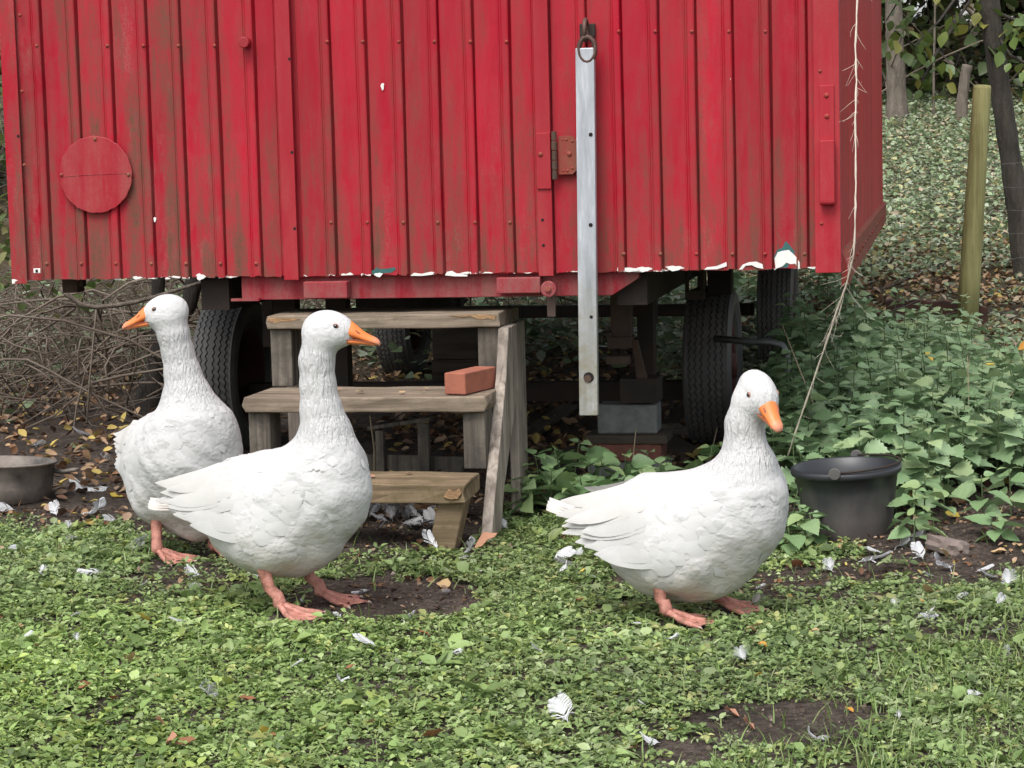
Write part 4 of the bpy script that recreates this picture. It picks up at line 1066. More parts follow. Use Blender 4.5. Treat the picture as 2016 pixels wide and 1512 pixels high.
# --- support stack under the wagon's leg
def wagon_pt(u, y): return Matrix.Translation((org.x, org.y, 0))@Matrix.Rotation(-WA, 4, 'Z')@Vector((u, y, 0))
c0 = wl(1238, 795, -YJ-.04); c1 = wl(1180, 852, -YJ-.04); c2 = wl(1297, 852, -YJ-.04); zc0 = c0[1]; zc1 = c1[1]; hw = (c2[0]-c1[0])/2
cp = wagon_pt((c1[0]+c2[0])/2, YJ+.06); gg = float(gz(cp.x, cp.y))
zb1 = wl(1238, 868, -YJ-.04)[1]; zb2 = wl(1238, 905, -YJ-.04)[1]
b = MB(); b.box((-hw, -.06, 0), (hw, .06, zc0-zc1)); place('concrete_block', b.mesh('concrete_block', M['concrete']), (cp.x, cp.y, zc1+.001), -WA, 'grey concrete block propping the leg under the wagon', 'concrete block').modifiers.new('b', 'BEVEL').width = .005
b = MB(); b.box((-hw*1.35, -.09, 0), (hw*1.35, .09, zc1-zb1-.001)); place('board', b.mesh('board', M['wood_dark']), (cp.x, cp.y, zb1), -WA, 'dark wooden board between the concrete block and the red bricks', 'board')
b = MB(); b.box((-hw*1.14, -.08, 0), (hw*1.14, .08, zb1-zb2-.002)); place('brick', b.mesh('brick_course', M['brick_dark']), (cp.x, cp.y, zb2+.001), -WA, 'dark red brick under the board, propping the wagon leg', 'brick').modifiers.new('b', 'BEVEL').width = .004
b = MB(); b.box((-hw*1.3, -.09, 0), (hw*1.3, .09, zb2-gg+.01)); place('paving_slab', b.mesh('paving_slab', M['concrete']), (cp.x, cp.y, gg-.011), -WA, 'thick grey slab on the ground under the brick stack', 'slab')
# dark block stack behind the steps
cp2 = at_depth(905, 740, 9.4); g2 = float(gz(cp2.x, cp2.y))
b = MB()
b.box((-.10, -.10, -.01), (.10, .10, .22)); b.box((-.095, -.09, .223), (.10, .10, .42))
place('block_pier', b.mesh('block_pier', M['wood_dark']), (cp2.x, cp2.y, g2), -WA, 'dark pier of stacked blocks under the wagon floor, behind the steps', 'pier')
# loose boards on the ground under the wagon
def loose(px0, py0, px1, py1, w, th, label, mat, lift=.0, grp=None):
    a, c = gpt(px0, py0), gpt(px1, py1); d = c-a; L = d.length
    me = MB(); me.box((0, -w/2, 0), (L, w/2, th)); m = me.mesh('plank', mat)
    o = link_mesh('plank', m); o.location = a+Vector((0, 0, lift)); o.rotation_euler = d.to_track_quat('X', 'Z').to_euler(); tag(o, label, 'plank', grp); return o
loose(1042, 862, 1120, 805, .07, .022, 'grey loose plank lying between the steps and the hanging bar', M['wood_dark'])
loose(1300, 868, 1360, 905, .09, .03, 'loose brown plank lying between the block stack and the right tyre', M['wood_dark'])
loose(1305, 842, 1356, 862, .12, .015, 'pale flat board behind the block stack, beside the right tyre', M['wood_z'])
loose(1060, 905, 1160, 880, .05, .02, 'thin dark lath lying before the block stack', M['wood_dark'])
cr = gpt(800, 938); crate = empty('broken_crate', cr, R(-22), 'broken pale wooden crate on the ground behind the steps', 'crate')
for lo, hi, nme in (((-.20, -.01, 0), (.22, .006, .075), 'board'), ((-.10, -.03, 0), (-.07, -.0105, .16), 'post'), ((.06, -.03, 0), (.10, -.0105, .19), 'post')):
    b = MB(); b.box(lo, hi); b.build(nme, M['wood_end'], crate, bevel=.002)
b = MB(); b.box((-.13, -.012, 0), (.11, .012, .012), Matrix.Translation((0, -.02, .182))@Matrix.Rotation(R(-9), 4, 'Y')); b.build('lath', M['wood_end'], crate)
# stone and rusty sheet
b = MB(); V = []
sp = gpt(1872, 1090)
bm = bmesh.new(); bmesh.ops.create_icosphere(bm, subdivisions=3, radius=1)
for v in bm.verts:
    n = v.co.copy(); v.co = Vector((n.x*.062, n.y*.05, max(n.z, -.3)*.048+n.x*-.018)); k = 1+.10*math.sin(n.x*7+1)*math.sin(n.y*5)+.06*math.sin(n.z*9+n.x*4); v.co *= k
    v.co.z = min(v.co.z, .030-v.co.x*.25)
me = bpy.data.meshes.new('stone'); bm.to_mesh(me); bm.free(); me.materials.append(M['stone'])
place('stone', me, sp+Vector((0, .02, .008)), R(20), 'flat-topped brown stone half sunk in the soil right of the bucket', 'stone')
a, c = gpt(1745, 640), gpt(1945, 652); d = c-a; n = 14; V = []; F = []
for k in range(n+1):
    p = a.lerp(c, k/n); zt = .125+.006*math.sin(k*1.7)
    for y, z in ((0, -.03), (.004, zt), (.05, zt+.004), (.054, zt), (.010, zt-.006), (.006, -.03)): V.append((p.x-a.x, p.y-a.y+y, float(gz(p.x, p.y))-a.z+z))
for k in range(n):
    for j in range(6): F.append((k*6+j, k*6+(j+1) % 6, k*6+6+(j+1) % 6, k*6+6+j))
F += [(0, 1, 2, 3, 4, 5), tuple(n*6+j for j in (5, 4, 3, 2, 1, 0))]
b = MB(); b.add(V, F)
M['rust_sheet'] = simple('rusty_sheet', (0.11, 0.05, 0.035), 0.85, .1, .5, 9, .4, .003, c2=(.025, .022, .024))
place('metal_sheet', b.mesh('metal_sheet', M['rust_sheet']), a, 0, 'rusty dark metal sheet on edge in front of the green fence post', 'metal sheet')

# --- frayed twine hanging beside the wagon corner
tw = [(1690, -120, 6.20), (1688, 0, 6.21), (1684, 90, 6.22), (1686, 160, 6.22), (1684, 230, 6.22), (1685, 330, 6.23), (1684, 420, 6.24), (1681, 500, 6.27), (1668, 555, 6.32), (1648, 610, 6.37), (1625, 680, 6.44), (1600, 752, 6.52), (1574, 828, 6.60), (1550, 900, 6.68)]
tp = [at_depth(*q) for q in tw]; fine = []
for i in range(len(tp)-1):
    for k in range(6): fine.append(tp[i].lerp(tp[i+1], k/6)+Vector((random.uniform(-.0008, .0008), 0, 0)))
fine.append(tp[-1]); base = fine[-1]
rope = empty('twine', base, 0, 'frayed pale twine hanging down past the wagon corner into the nettles', 'twine')
b = MB(); b.tube([p-base for p in fine], [.0026+.0006*math.sin(k*1.3) for k in range(len(fine))], 7); b.build('strand', M['twine'], rope, True)
b = MB(); rf = random.Random(4)
for k in range(55):
    i = rf.choice(list(range(4, len(fine)-6))+[j for j in range(44, 66)]*3); p = fine[i]-base; ax = (fine[i+1]-fine[i-1]).normalized(); d = (ax*rf.uniform(.5, 1.6)+Vector((rf.gauss(0, .5), rf.gauss(0, .3), rf.gauss(0, .3)))).normalized(); L = rf.uniform(.02, .06)*(1.0 if i < 44 else 1.2)
    q = Vector((rf.gauss(0, .8), 0, rf.gauss(-.5, .6)))*.35
    b.tube([p, p+d*L*.3, p+(d+q)*L*.6, p+(d+q*2.2)*L*.85], [.0006, .0005, .0004, .0002], 4)
o = b.build('fibres', M['twine'], rope); o['kind'] = 'stuff'

# ================================================================== vegetation helpers
def leaf_template(rows, cup=.10, bend=.15, nw=2):
    """rows: (t, half width). returns verts (k,3) with length along x, faces (quads)"""
    V = []; F = []
    for (t, w) in rows:
        for j in range(nw+1):
            s = j/nw*2-1; V.append((t, s*w, cup*abs(s)*min(1, w*2.5)-bend*t*t))
    for i in range(len(rows)-1):
        for j in range(nw): a = i*(nw+1)+j; F.append((a, a+1, a+nw+2, a+nw+1))
    return np.array(V), np.array(F)
T_ROUND = leaf_template([(0, .05), (.28, .07), (.45, .34), (.75, .38), (1.0, .10)], .12, .25)
T_OVAL = leaf_template([(0, .03), (.3, .26), (.62, .24), (1.0, .02)], .14, .2)
T_DRY = leaf_template([(0, .03), (.25, .27), (.55, .33), (.8, .2), (1.0, .02)], .22, -.25)
T_BLADE = leaf_template([(0, .030), (.5, .026), (1.0, .003)], .02, .35, 1)
NR = [(0, .03), (.07, .20), (.10, .24), (.16, .34), (.19, .315), (.27, .39), (.30, .355), (.38, .385), (.41, .34), (.50, .35), (.53, .30), (.62, .285), (.65, .24), (.74, .21), (.77, .165), (.86, .12), (.89, .08), (1.0, .005)]
T_NET = leaf_template(NR, .11, .18)
T_NET_LO = leaf_template([(0, .03), (.09, .28), (.14, .20), (.21, .42), (.27, .31), (.35, .46), (.41, .33), (.50, .42), (.56, .28), (.66, .31), (.71, .18), (.83, .17), (.87, .07), (1.0, .01)], .12, .18)
def rot_mats(yaw, tilt, roll):
    cy, sy, ct, st, cr, sr = np.cos(yaw), np.sin(yaw), np.cos(tilt), np.sin(tilt), np.cos(roll), np.sin(roll)
    z = np.zeros_like(yaw); o = np.ones_like(yaw)
    Rz = np.stack([np.stack([cy, -sy, z], -1), np.stack([sy, cy, z], -1), np.stack([z, z, o], -1)], -2)
    Ry = np.stack([np.stack([ct, z, -st], -1), np.stack([z, o, z], -1), np.stack([st, z, ct], -1)], -2)
    Rx = np.stack([np.stack([o, z, z], -1), np.stack([z, cr, -sr], -1), np.stack([z, sr, cr], -1)], -2)
    return Rz@Ry@Rx
def scatter(tmpl, pos, yaw, tilt, roll, L, col, Wf=None):
    TV, TF = tmpl; n = len(pos); k = len(TV); Rm = rot_mats(yaw, tilt, roll)
    tv = TV[None]*np.stack([L, L*(1 if Wf is None else Wf), L], -1)[:, None, :]
    V = np.einsum('nij,nkj->nki', Rm, tv)+pos[:, None, :]
    F = (TF[None]+(np.arange(n)*k)[:, None, None]).reshape(-1, TF.shape[1])
    return V.reshape(-1, 3), F, np.repeat(col, k, 0)
rng = np.random.default_rng(11)
def vnoise(x, y, s, seed=0):
    r = np.random.default_rng(seed); out = 0
    for k in range(6):
        a, ph, f = r.uniform(0, 6.28), r.uniform(0, 6.28), s*r.uniform(.6, 1.8)
        out = out+np.sin((x*np.cos(a)+y*np.sin(a))*f*6.28+ph)
    return out/6*1.4

# ------------------------------------------------------------------ where the low green cover grows (photo pixels -> ground)
def cover_density(px, py):
    n = vnoise(px/200, py/70, .55, 1)*.5+vnoise(px/200, py/70, 1.7, 2)*.40+vnoise(px/200, py/70, 4.5, 12)*.28
    edge = np.interp(px, [-400, 0, 240, 480, 640, 930, 980, 1300, 1540, 1700, 1850, 2016, 2500], [1020, 1025, 1035, 1085, 1075, 1085, 990, 985, 1050, 1075, 1120, 1120, 1100])
    d = sstep(-12, 34, py-edge+n*26)
    def hole(cx, cy, rx, ry, amt=1.0):
        nonlocal d
        q = np.sqrt(((px-cx)/rx)**2+((py-cy)/ry)**2)+n*.38
        d = d*(1-amt*sstep(1.30, .85, q))
    hole(760, 1180, 185, 42); hole(400, 1140, 140, 30, .75); hole(200, 1180, 80, 12, .6); hole(1540, 1425, 175, 42); hole(1330, 1490, 100, 22, .9); hole(1850, 1120, 260, 36, .85); hole(1620, 1135, 150, 22, .8); hole(1900, 1240, 130, 26, .6); hole(1600, 1172, 130, 16, .7); hole(620, 1100, 170, 20, .8); hole(1370, 1140, 150, 22, .4); hole(230, 1420, 60, 20, .4); hole(1960, 1440, 70, 20, .5); hole(350, 1415, 30, 14, .7); hole(790, 1290, 30, 10, .7)
    thin = .32+.68*sstep(-.45, .25, n+vnoise(px/200, py/70, 3.5, 4)*.5)
    return d*thin
def grass_zone(px, py): return sstep(0, 220, (px-1560)*.55+(py-1290)*1.0+vnoise(px/200, py/80, 1.2, 5)*90)

def build_cover():
    n0 = 60000
    x = rng.uniform(-2.3, 2.3, n0); y = rng.uniform(3.55, 6.75, n0); z = gz(x, y)
    px, py = project(np.stack([x, y, z], 1)); m = (px > -350) & (px < 2370) & (py < 1760)
    dn = cover_density(px, py); gzn = grass_zone(px, py)
    for fx, fy, fa in FEET:                       # trodden flat where the geese stand
        tx, ty_ = fx+.05*math.cos(fa), fy+.05*math.sin(fa)
        dn = dn*(1-.93*sstep(.10, .055, np.hypot(x-tx, y-ty_)))
    m &= rng.uniform(0, 1, n0) < dn*(1-.45*gzn); x, y, px, py = x[m], y[m], px[m], py[m]
    N = len(x); per = 7
    cx = np.repeat(x, per); cy = np.repeat(y, per); n = N*per
    big = np.repeat(rng.choice([0, 1], N, p=[.90, .10]), per)
    yaw = np.tile(np.arange(per)*2*math.pi/per, N)+rng.uniform(-.5, .5, n)+np.repeat(rng.uniform(0, 6, N), per)
    r = rng.uniform(.001, .010, n)
    ht = np.repeat(np.abs(rng.normal(.002, .004, N))+.009*np.clip(vnoise(x, y, 1.4, 41), 0, 1), per)+rng.uniform(0, .007, n)
    X = cx+np.cos(yaw)*r; Y = cy+np.sin(yaw)*r
    pos = np.stack([X, Y, gz(X, Y)+ht], 1)
    tilt = rng.normal(.20, .34, n); roll = rng.normal(0, .35, n)
    L = rng.uniform(.0078, .0150, n)*np.where(big == 1, 1.75, 1.0)*np.repeat(np.clip(rng.lognormal(-.05, .28, N), .5, 1.9), per)
    pal = np.array([[.185, .265, .098], [.240, .325, .130], [.305, .375, .190], [.120, .180, .064], [.265, .330, .108], [.340, .355, .150]])
    g = vnoise(cx, cy, .7, 8); ci = np.repeat(rng.choice(6, N, p=[.27, .27, .16, .18, .09, .03]), per)
    col = pal[ci]*(1+.20*g)[:, None]*rng.uniform(.62, 1.35, n)[:, None]; wl_ = sstep(.4, -1.0, cx)*sstep(5.9, 4.6, cy); col = col*(1+wl_[:, None]*np.array([.16, .20, -.05]))
    oval = np.repeat(rng.uniform(0, 1, N) < .35, per)
    for nm, tm, mk in (('ground_cover', T_ROUND, ~oval), ('ground_cover', T_OVAL, oval)):
        V, F, C = scatter(tm, pos[mk], yaw[mk], tilt[mk], roll[mk], L[mk]*(1.25 if tm is T_OVAL else 1), col[mk])
        o = link_mesh(nm, np_mesh(nm, V, F, M['leaf'], True, C))
        tag(o, 'low round-leaved green weeds covering the trodden ground' if tm is T_ROUND else 'low oval-leaved green weeds mixed through the ground cover', 'ground cover', None, 'stuff')
    # grass
    n0 = 80000; x = rng.uniform(-2.2, 2.3, n0); y = rng.uniform(3.5, 6.4, n0); px, py = project(np.stack([x, y, gz(x, y)], 1))
    m = (px > -350) & (px < 2370) & (rng.uniform(0, 1, n0) < np.maximum(grass_zone(px, py)*.95, .10+.12*sstep(.2, .7, vnoise(x, y, .8, 31)))*np.clip(cover_density(px, py)+.15, 0, 1)); x, y = x[m], y[m]; n = len(x)
    pal = np.array([[.13, .21, .05], [.18, .27, .075], [.23, .28, .11]])
    V, F, C = scatter(T_BLADE, np.stack([x, y, gz(x, y)-.002], 1), rng.uniform(0, 6.28, n), rng.normal(1.0, .35, n), rng.normal(0, .3, n), rng.uniform(.025, .060, n), pal[rng.integers(0, 3, n)]*rng.uniform(.8, 1.2, n)[:, None])
    tag(link_mesh('grass', np_mesh('grass', V, F, M['leaf'], True, C)), 'short fine green grass blades among the weeds', 'grass', None, 'stuff')
build_cover()

M['loose_shaded'] = simple('shaded_feather', (.36, .36, .37), .85, 0, .4, 20, 0)  # white feather darkened in its colour for the shade under the lowest tread
DRY = np.array([[.17, .09, .05], [.25, .15, .09], [.11, .06, .04], [.36, .24, .15], [.42, .32, .11], [.32, .22, .16], [.08, .05, .036]])
def litter(name, label, xs, ys, n, Lr, keepf, p=None, zoff=.012):
    x = rng.uniform(*xs, n); y = rng.uniform(*ys, n); px, py = project(np.stack([x, y, gz(x, y)], 1)); m = keepf(px, py, x, y); x, y = x[m], y[m]; n = len(x)
    col = DRY[rng.choice(len(DRY), n, p=p)]*rng.uniform(.7, 1.25, n)[:, None]
    V, F, C = scatter(T_DRY, np.stack([x, y, gz(x, y)+rng.uniform(.002, zoff, n)], 1), rng.uniform(0, 6.28, n), rng.normal(.05, .3, n), rng.normal(0, .4, n), rng.uniform(*Lr, n), col)
    tag(link_mesh(name, np_mesh(name, V, F, M['litter'], True, C)), label, 'leaf litter', None, 'stuff')
litter('leaf_litter', 'brown fallen leaves strewn on the shaded soil under the wagon', (-3.4, 2.4), (6.5, 12.5), 15000, (.022, .05), lambda px, py, x, y: (px > -250) & (px < 2300) & (rng.uniform(0, 1, len(x)) < .35+.65*sstep(.1, .5, vnoise(x, y, .6, 3)+sstep(8, 7, y)*-.2+.25)))
litter('leaf_litter', 'pale brown and yellow fallen leaves around the green fence post', (1.2, 6.5), (9.6, 14), 20000, (.025, .055), lambda px, py, x, y: (px < 2350) & (rng.uniform(0, 1, len(x)) < sstep(-.3, .4, vnoise(x, y, .35, 6)+.6-(y-11.8)*.16)), [.10, .2, .05, .28, .14, .20, .03])
litter('leaf_litter', 'small dead leaf scraps and twigs on the bare dirt strip', (-2.2, 2.2), (5.2, 6.9), 5000, (.008, .024), lambda px, py, x, y: (rng.uniform(0, 1, len(x)) < .75*(1-cover_density(px, py))**2), [.16, .16, .22, .14, .04, .14, .14], .006)

def crumbs():
    n = 26000; x = rng.uniform(-2.2, 2.3, n); y = rng.uniform(3.7, 6.9, n); px, py = project(np.stack([x, y, gz(x, y)], 1))
    m = (px > -300) & (px < 2320) & (rng.uniform(0, 1, n) < (1-cover_density(px, py))**1.5); x, y = x[m], y[m]; n = len(x)
    TV = np.array([[1, 0, 0], [-.5, .87, 0], [-.5, -.87, 0], [0, 0, .9], [0, 0, -.6]]); TF = np.array([[0, 1, 3], [1, 2, 3], [2, 0, 3], [1, 0, 4], [2, 1, 4], [0, 2, 4]])
    c = np.array([[.08, .06, .048], [.125, .097, .078], [.045, .034, .027], [.24, .20, .165]])[rng.choice(4, n, p=[.4, .3, .25, .05])]
    V, F, C = scatter((TV, TF), np.stack([x, y, gz(x, y)], 1), rng.uniform(0, 6.28, n), rng.normal(0, .5, n), rng.normal(0, .5, n), np.clip(rng.lognormal(-5.6, .55, n), .001, .011), c)
    tag(link_mesh('soil_crumbs', np_mesh('soil_crumbs', V, F, M['litter'], True, C)), 'loose brown soil crumbs on the bare patches', 'soil', None, 'stuff')
crumbs()
def far_cover():
    n = 120000; y = rng.uniform(9.8, 20.5, n); x = rng.uniform(.6, 7.4, n); px, py = project(np.stack([x, y, gz(x, y)], 1))
    k = vnoise(x, y, .22, 7)+.5*vnoise(x, y, .7, 9)
    m = (px > 1250) & (px < 2350) & (rng.uniform(0, 1, n) < sstep(-.6, .5, k+(y-11.2)*.28))
    x, y = x[m], y[m]; n = len(x); py = py[m]
    pal = np.array([[.24, .32, .18], [.31, .38, .24], [.36, .41, .31], [.17, .23, .12], [.50, .46, .24], [.44, .35, .26]])
    col = pal[rng.choice(6, n, p=[.24, .24, .2, .14, .08, .10])]*rng.uniform(.8, 1.2, n)[:, None]
    V, F, C = scatter(T_OVAL, np.stack([x, y, gz(x, y)+rng.uniform(.005, .06, n)], 1), rng.uniform(0, 6.28, n), rng.normal(.3, .35, n), rng.normal(0, .4, n), rng.uniform(.022, .050, n), col, np.full(n, 1.3))
    tag(link_mesh('ground_ivy', np_mesh('ground_ivy', V, F, M['leaf'], True, C)), 'pale green leafy ground cover on the slope before the wood', 'ground cover', None, 'stuff')
    n = 5200; x = rng.uniform(-3.6, 1.4, n); y = rng.uniform(7.3, 13.5, n); px, py = project(np.stack([x, y, gz(x, y)], 1))
    k = vnoise(x, y, .5, 17); m = (px > -250) & (rng.uniform(0, 1, n) < np.where(y > 10.6, .95, sstep(.0, .7, k)*.65*sstep(-1.0, -1.7, x))); x, y = x[m], y[m]; n = len(x)
    col = pal[rng.choice(4, n)]*rng.uniform(.55, 1.0, n)[:, None]
    V, F, C = scatter(T_OVAL, np.stack([x, y, gz(x, y)+rng.uniform(.01, .22, n)*np.where(y > 10.6, 1, .35)], 1), rng.uniform(0, 6.28, n), rng.normal(.2, .35, n), rng.normal(0, .4, n), rng.uniform(.04, .085, n), col, np.full(n, 1.5))
    tag(link_mesh('ground_ivy', np_mesh('ground_ivy', V, F, M['leaf'], True, C)), 'dark green weeds and ivy growing behind and left of the wagon', 'ground cover', None, 'stuff')
far_cover()

# ------------------------------------------------------------------ nettles
def nettle_leaf_mesh(tm, k):
    r = np.random.default_rng(k); c = np.array([[.190, .300, .140], [.230, .335, .170], [.155, .255, .115], [.275, .375, .170]])[k]
    TV = tm[0].copy(); TV[:, 2] += .02*np.sin(TV[:, 0]*22)*np.abs(TV[:, 1])*1.5
    return np_mesh('leaf', TV, tm[1], M['nettle'], True, np.repeat(c[None], len(TV), 0))
LEAF_ME = [nettle_leaf_mesh(T_NET, k) for k in range(4)]
def nettle_layout(h, seed, lw=.086, lush=1.0):
    r = np.random.default_rng(seed); nn = max(6, int(h/.027)); out = []; ph = r.uniform(0, 3)
    bend = r.normal(0, .10, 2); stem = [(bend[0]*h*(k/6)**2, bend[1]*h*(k/6)**2, h*k/6) for k in range(7)]
    for i in range(1, nn+1):
        t = i/nn
        if t < .22: continue
        L = lw*(.6+.8*t if t < .65 else 1.12-(t-.65)*1.9)*r.uniform(.85, 1.15); L = max(L, .018)*lush
        for s in (0, 1):
            a = ph+i*math.pi/2+s*math.pi+r.normal(0, .25); til = .02+.5*max(0, t-.7)-(.30*(1-t))+r.normal(0, .14)
            out.append((np.array([bend[0]*h*t*t, bend[1]*h*t*t, h*t]), a, til, r.normal(0, .38), L))
    return stem, out
def nettle_variant(h, seed, lo=True):
    stem, lv = nettle_layout(h, seed); r = np.random.default_rng(seed)
    b = MB(); b.tube(stem, [.0032-.0016*k/6 for k in range(7)], 5); sm = b.mesh('stem', M['stem_green'], True)
    A = [np.array([q[k] for q in lv]) for k in range(5)]
    pos = A[0]+np.stack([np.cos(A[1]), np.sin(A[1]), np.zeros(len(lv))], 1)*A[4][:, None]*.22
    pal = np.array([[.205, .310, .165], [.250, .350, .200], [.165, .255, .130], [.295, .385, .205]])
    t = A[0][:, 2]/h; col = pal[r.choice(4, len(lv), p=[.35, .3, .2, .15])]*(.85+.3*t)[:, None]
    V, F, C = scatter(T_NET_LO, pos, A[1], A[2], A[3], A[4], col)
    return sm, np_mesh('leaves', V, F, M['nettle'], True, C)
VAR = [nettle_variant(h, 40+i) for i, h in enumerate((.30, .36, .42, .48, .26, .40, .45, .22))]
VH = (.30, .36, .42, .48, .26, .40, .45, .22)
def nettle(p, h, rz, label, group, i):
    k = int(np.argmin([abs(h-q)+.03*((j+i) % 3) for j, q in enumerate(VH)])); s = h/VH[k]
    e = empty('nettle', (p[0], p[1], float(gz(p[0], p[1]))-.004), rz, label, 'nettle', group); e.scale = (max(s, .8), max(s, .8), s)
    link_mesh('stem', VAR[k][0], None, e); o = link_mesh('leaves', VAR[k][1], None, e); o['kind'] = 'stuff'
    return e
cnt = 0
rn = random.Random(21); spots = []
tries = 0
while cnt < 228 and tries < 9000:
    tries += 1
    x = rn.uniform(.72, 2.7); y = rn.uniform(6.42, 9.5)
    px, py = project(np.array([[x, y, 0]])); px, py = px[0], py[0]
    lo = np.interp(y, [6.4, 6.8, 7.2, 8, 9, 9.5], [1570, 1520, 1510, 1540, 1560, 1560])
    if px < lo or px > 2150: continue
    if abs(x-bp0.x) < .20 and y < bp0.y+.22: continue
    if px > 1880 and y > 8.3+ (2150-px)/400: continue
    if y < 6.75 and px > 1900: continue
    if any((x-a)**2+(y-c)**2 < .085**2 for a, c in spots): continue
    if 7.55 < y < 8.05 and px < 1760 and rn.random() < .75: continue     # the thin strip between the two banks
    spots.append((x, y))
    h = np.interp(px, [1560, 1700, 1900, 2050], [.40, .43, .38, .28])*rn.uniform(.75, 1.15)*np.interp(y, [6.4, 6.9, 7.4, 9.5], [.62, .85, 1.0, 1.02])
    far = y > 7.8
    nettle((x, y), h, rn.uniform(0, 6.28), 'green stinging nettle in the far bank under the fence' if far else 'green stinging nettle in the near bank behind the bucket', 'far nettle bank' if far else 'near nettle bank', cnt); cnt += 1
print('nettles', cnt)
k = 0; tries = 0
while k < 46 and tries < 900:                     # weeds seen under the wagon, beyond the rear wheels
    tries += 1; x = rn.uniform(-2.2, 1.9); y = rn.uniform(11.2, 13.2)
    nettle((x, y), rn.uniform(.22, .44), rn.uniform(0, 6.28), 'green nettle growing beyond the wagon, seen between its wheels', 'weeds behind the wagon', k); k += 1
def near_nettle(px, py, h, seed, label, group, lw=.085):
    p = gpt(px, py); stem, lv = nettle_layout(h, seed, lw); e = empty('nettle', (p.x, p.y, p.z-.004), 0, label, 'nettle', group)
    b = MB(); b.tube(stem, [.0030-.0014*k/6 for k in range(7)], 6); b.build('stem', M['stem_green'], e, True)
    for (q, a, til, ro, L) in lv:
        o = link_mesh('leaf', LEAF_ME[random.randrange(4)], None, e)
        d = Vector((math.cos(a), math.sin(a), 0))*L*.22
        o.matrix_local = Matrix.Translation(Vector(q)+d)@Matrix.Rotation(a, 4, 'Z')@Matrix.Rotation(-til, 4, 'Y')@Matrix.Rotation(ro, 4, 'X')@Matrix.Scale(L, 4)
for i, (px, py, h) in enumerate(((1066, 1003, .175), (1112, 996, .185), (1148, 1008, .12), (1190, 1002, .165), (1236, 998, .17), (1285, 990, .16), (1040, 1015, .12), (1215, 1016, .12), (1085, 1012, .14), (1130, 985, .19), (1165, 1000, .15), (1260, 1008, .13), (1308, 1000, .14))):
    near_nettle(px, py, h, 300+i, 'young nettle growing between the steps and the goose with bent head', 'young nettles beside the steps', .1)
for i, (px, py, h) in enumerate(((1395, 985, .17), (1420, 980, .18), (1370, 990, .13))):
    near_nettle(px, py, h, 330+i, 'young nettle in front of the black tyre, behind the goose', 'young nettles before the tyre')
for i, (px, py, h) in enumerate(((1560, 1060, .14), (1585, 1075, .11), (1540, 1050, .12), (1600, 1068, .08), (1555, 1082, .07))):
    near_nettle(px, py, h, 350+i, 'small nettle against the left side of the black bucket', 'nettles against the bucket', .07)
for i, (px, py, h) in enumerate(((1790, 1050, .13), (1820, 1040, .15), (1800, 1075, .09), (1935, 1030, .14), (1990, 1020, .15), (1960, 1065, .07), (1860, 1030, .16))):
    near_nettle(px, py, h, 370+i, 'low nettle on the bare soil beside the brown stone', 'low nettles by the stone', .07)

# dry stalks standing in the nettles
for i, (a, c, d_, dp) in enumerate((((1540, 640), (1590, 780), .0025, 6.9), ((1900, 1000), (1905, 700), .0018, 7.1), ((1845, 760), (1790, 690), .0018, 7.6), ((1950, 830), (1995, 770), .0018, 7.2), ((1895, 770), (1912, 690), .0016, 7.6), ((1233, 960), (1252, 845), .0022, 6.9), ((1400, 880), (1412, 842), .0025, 7.4), ((735, 930), (728, 818), .0030, 7.3), ((1590, 690), (1575, 600), .0018, 8.6))):
    p0 = at_depth(*a, dp); p1 = at_depth(*c, dp)
    lo, hi = (p0, p1) if p0.z < p1.z else (p1, p0); g0 = float(gz(lo.x, lo.y)); dirv = (hi-lo).normalized()
    foot = lo-dirv*((lo.z-g0+.01)/max(dirv.z, .3))
    b = MB(); mid = foot.lerp(hi, .5)+Vector((.008, 0, .004)); b.tube([Vector((0, 0, 0)), mid-foot, hi-foot], [d_*1.2, d_, d_*.6], 6)
    o = b.build('dry_stalk', M['stalk'], None, True, loc=foot)
    lab = ['dry straw stalk leaning beside the twine and the rear tyre', 'thin straw stalk standing in the near nettle bank', 'bent straw stalk between the two nettle banks', 'thin straw stalk at the right end of the near nettles', 'thin upright straw stalk in the far nettles', 'pale upright stalk before the concrete block', 'short pale stalk before the right front tyre', 'brown stalk standing behind the lower steps', 'thin stalk beside the rear right tyre'][i]
    tag(o, lab, 'stalk')

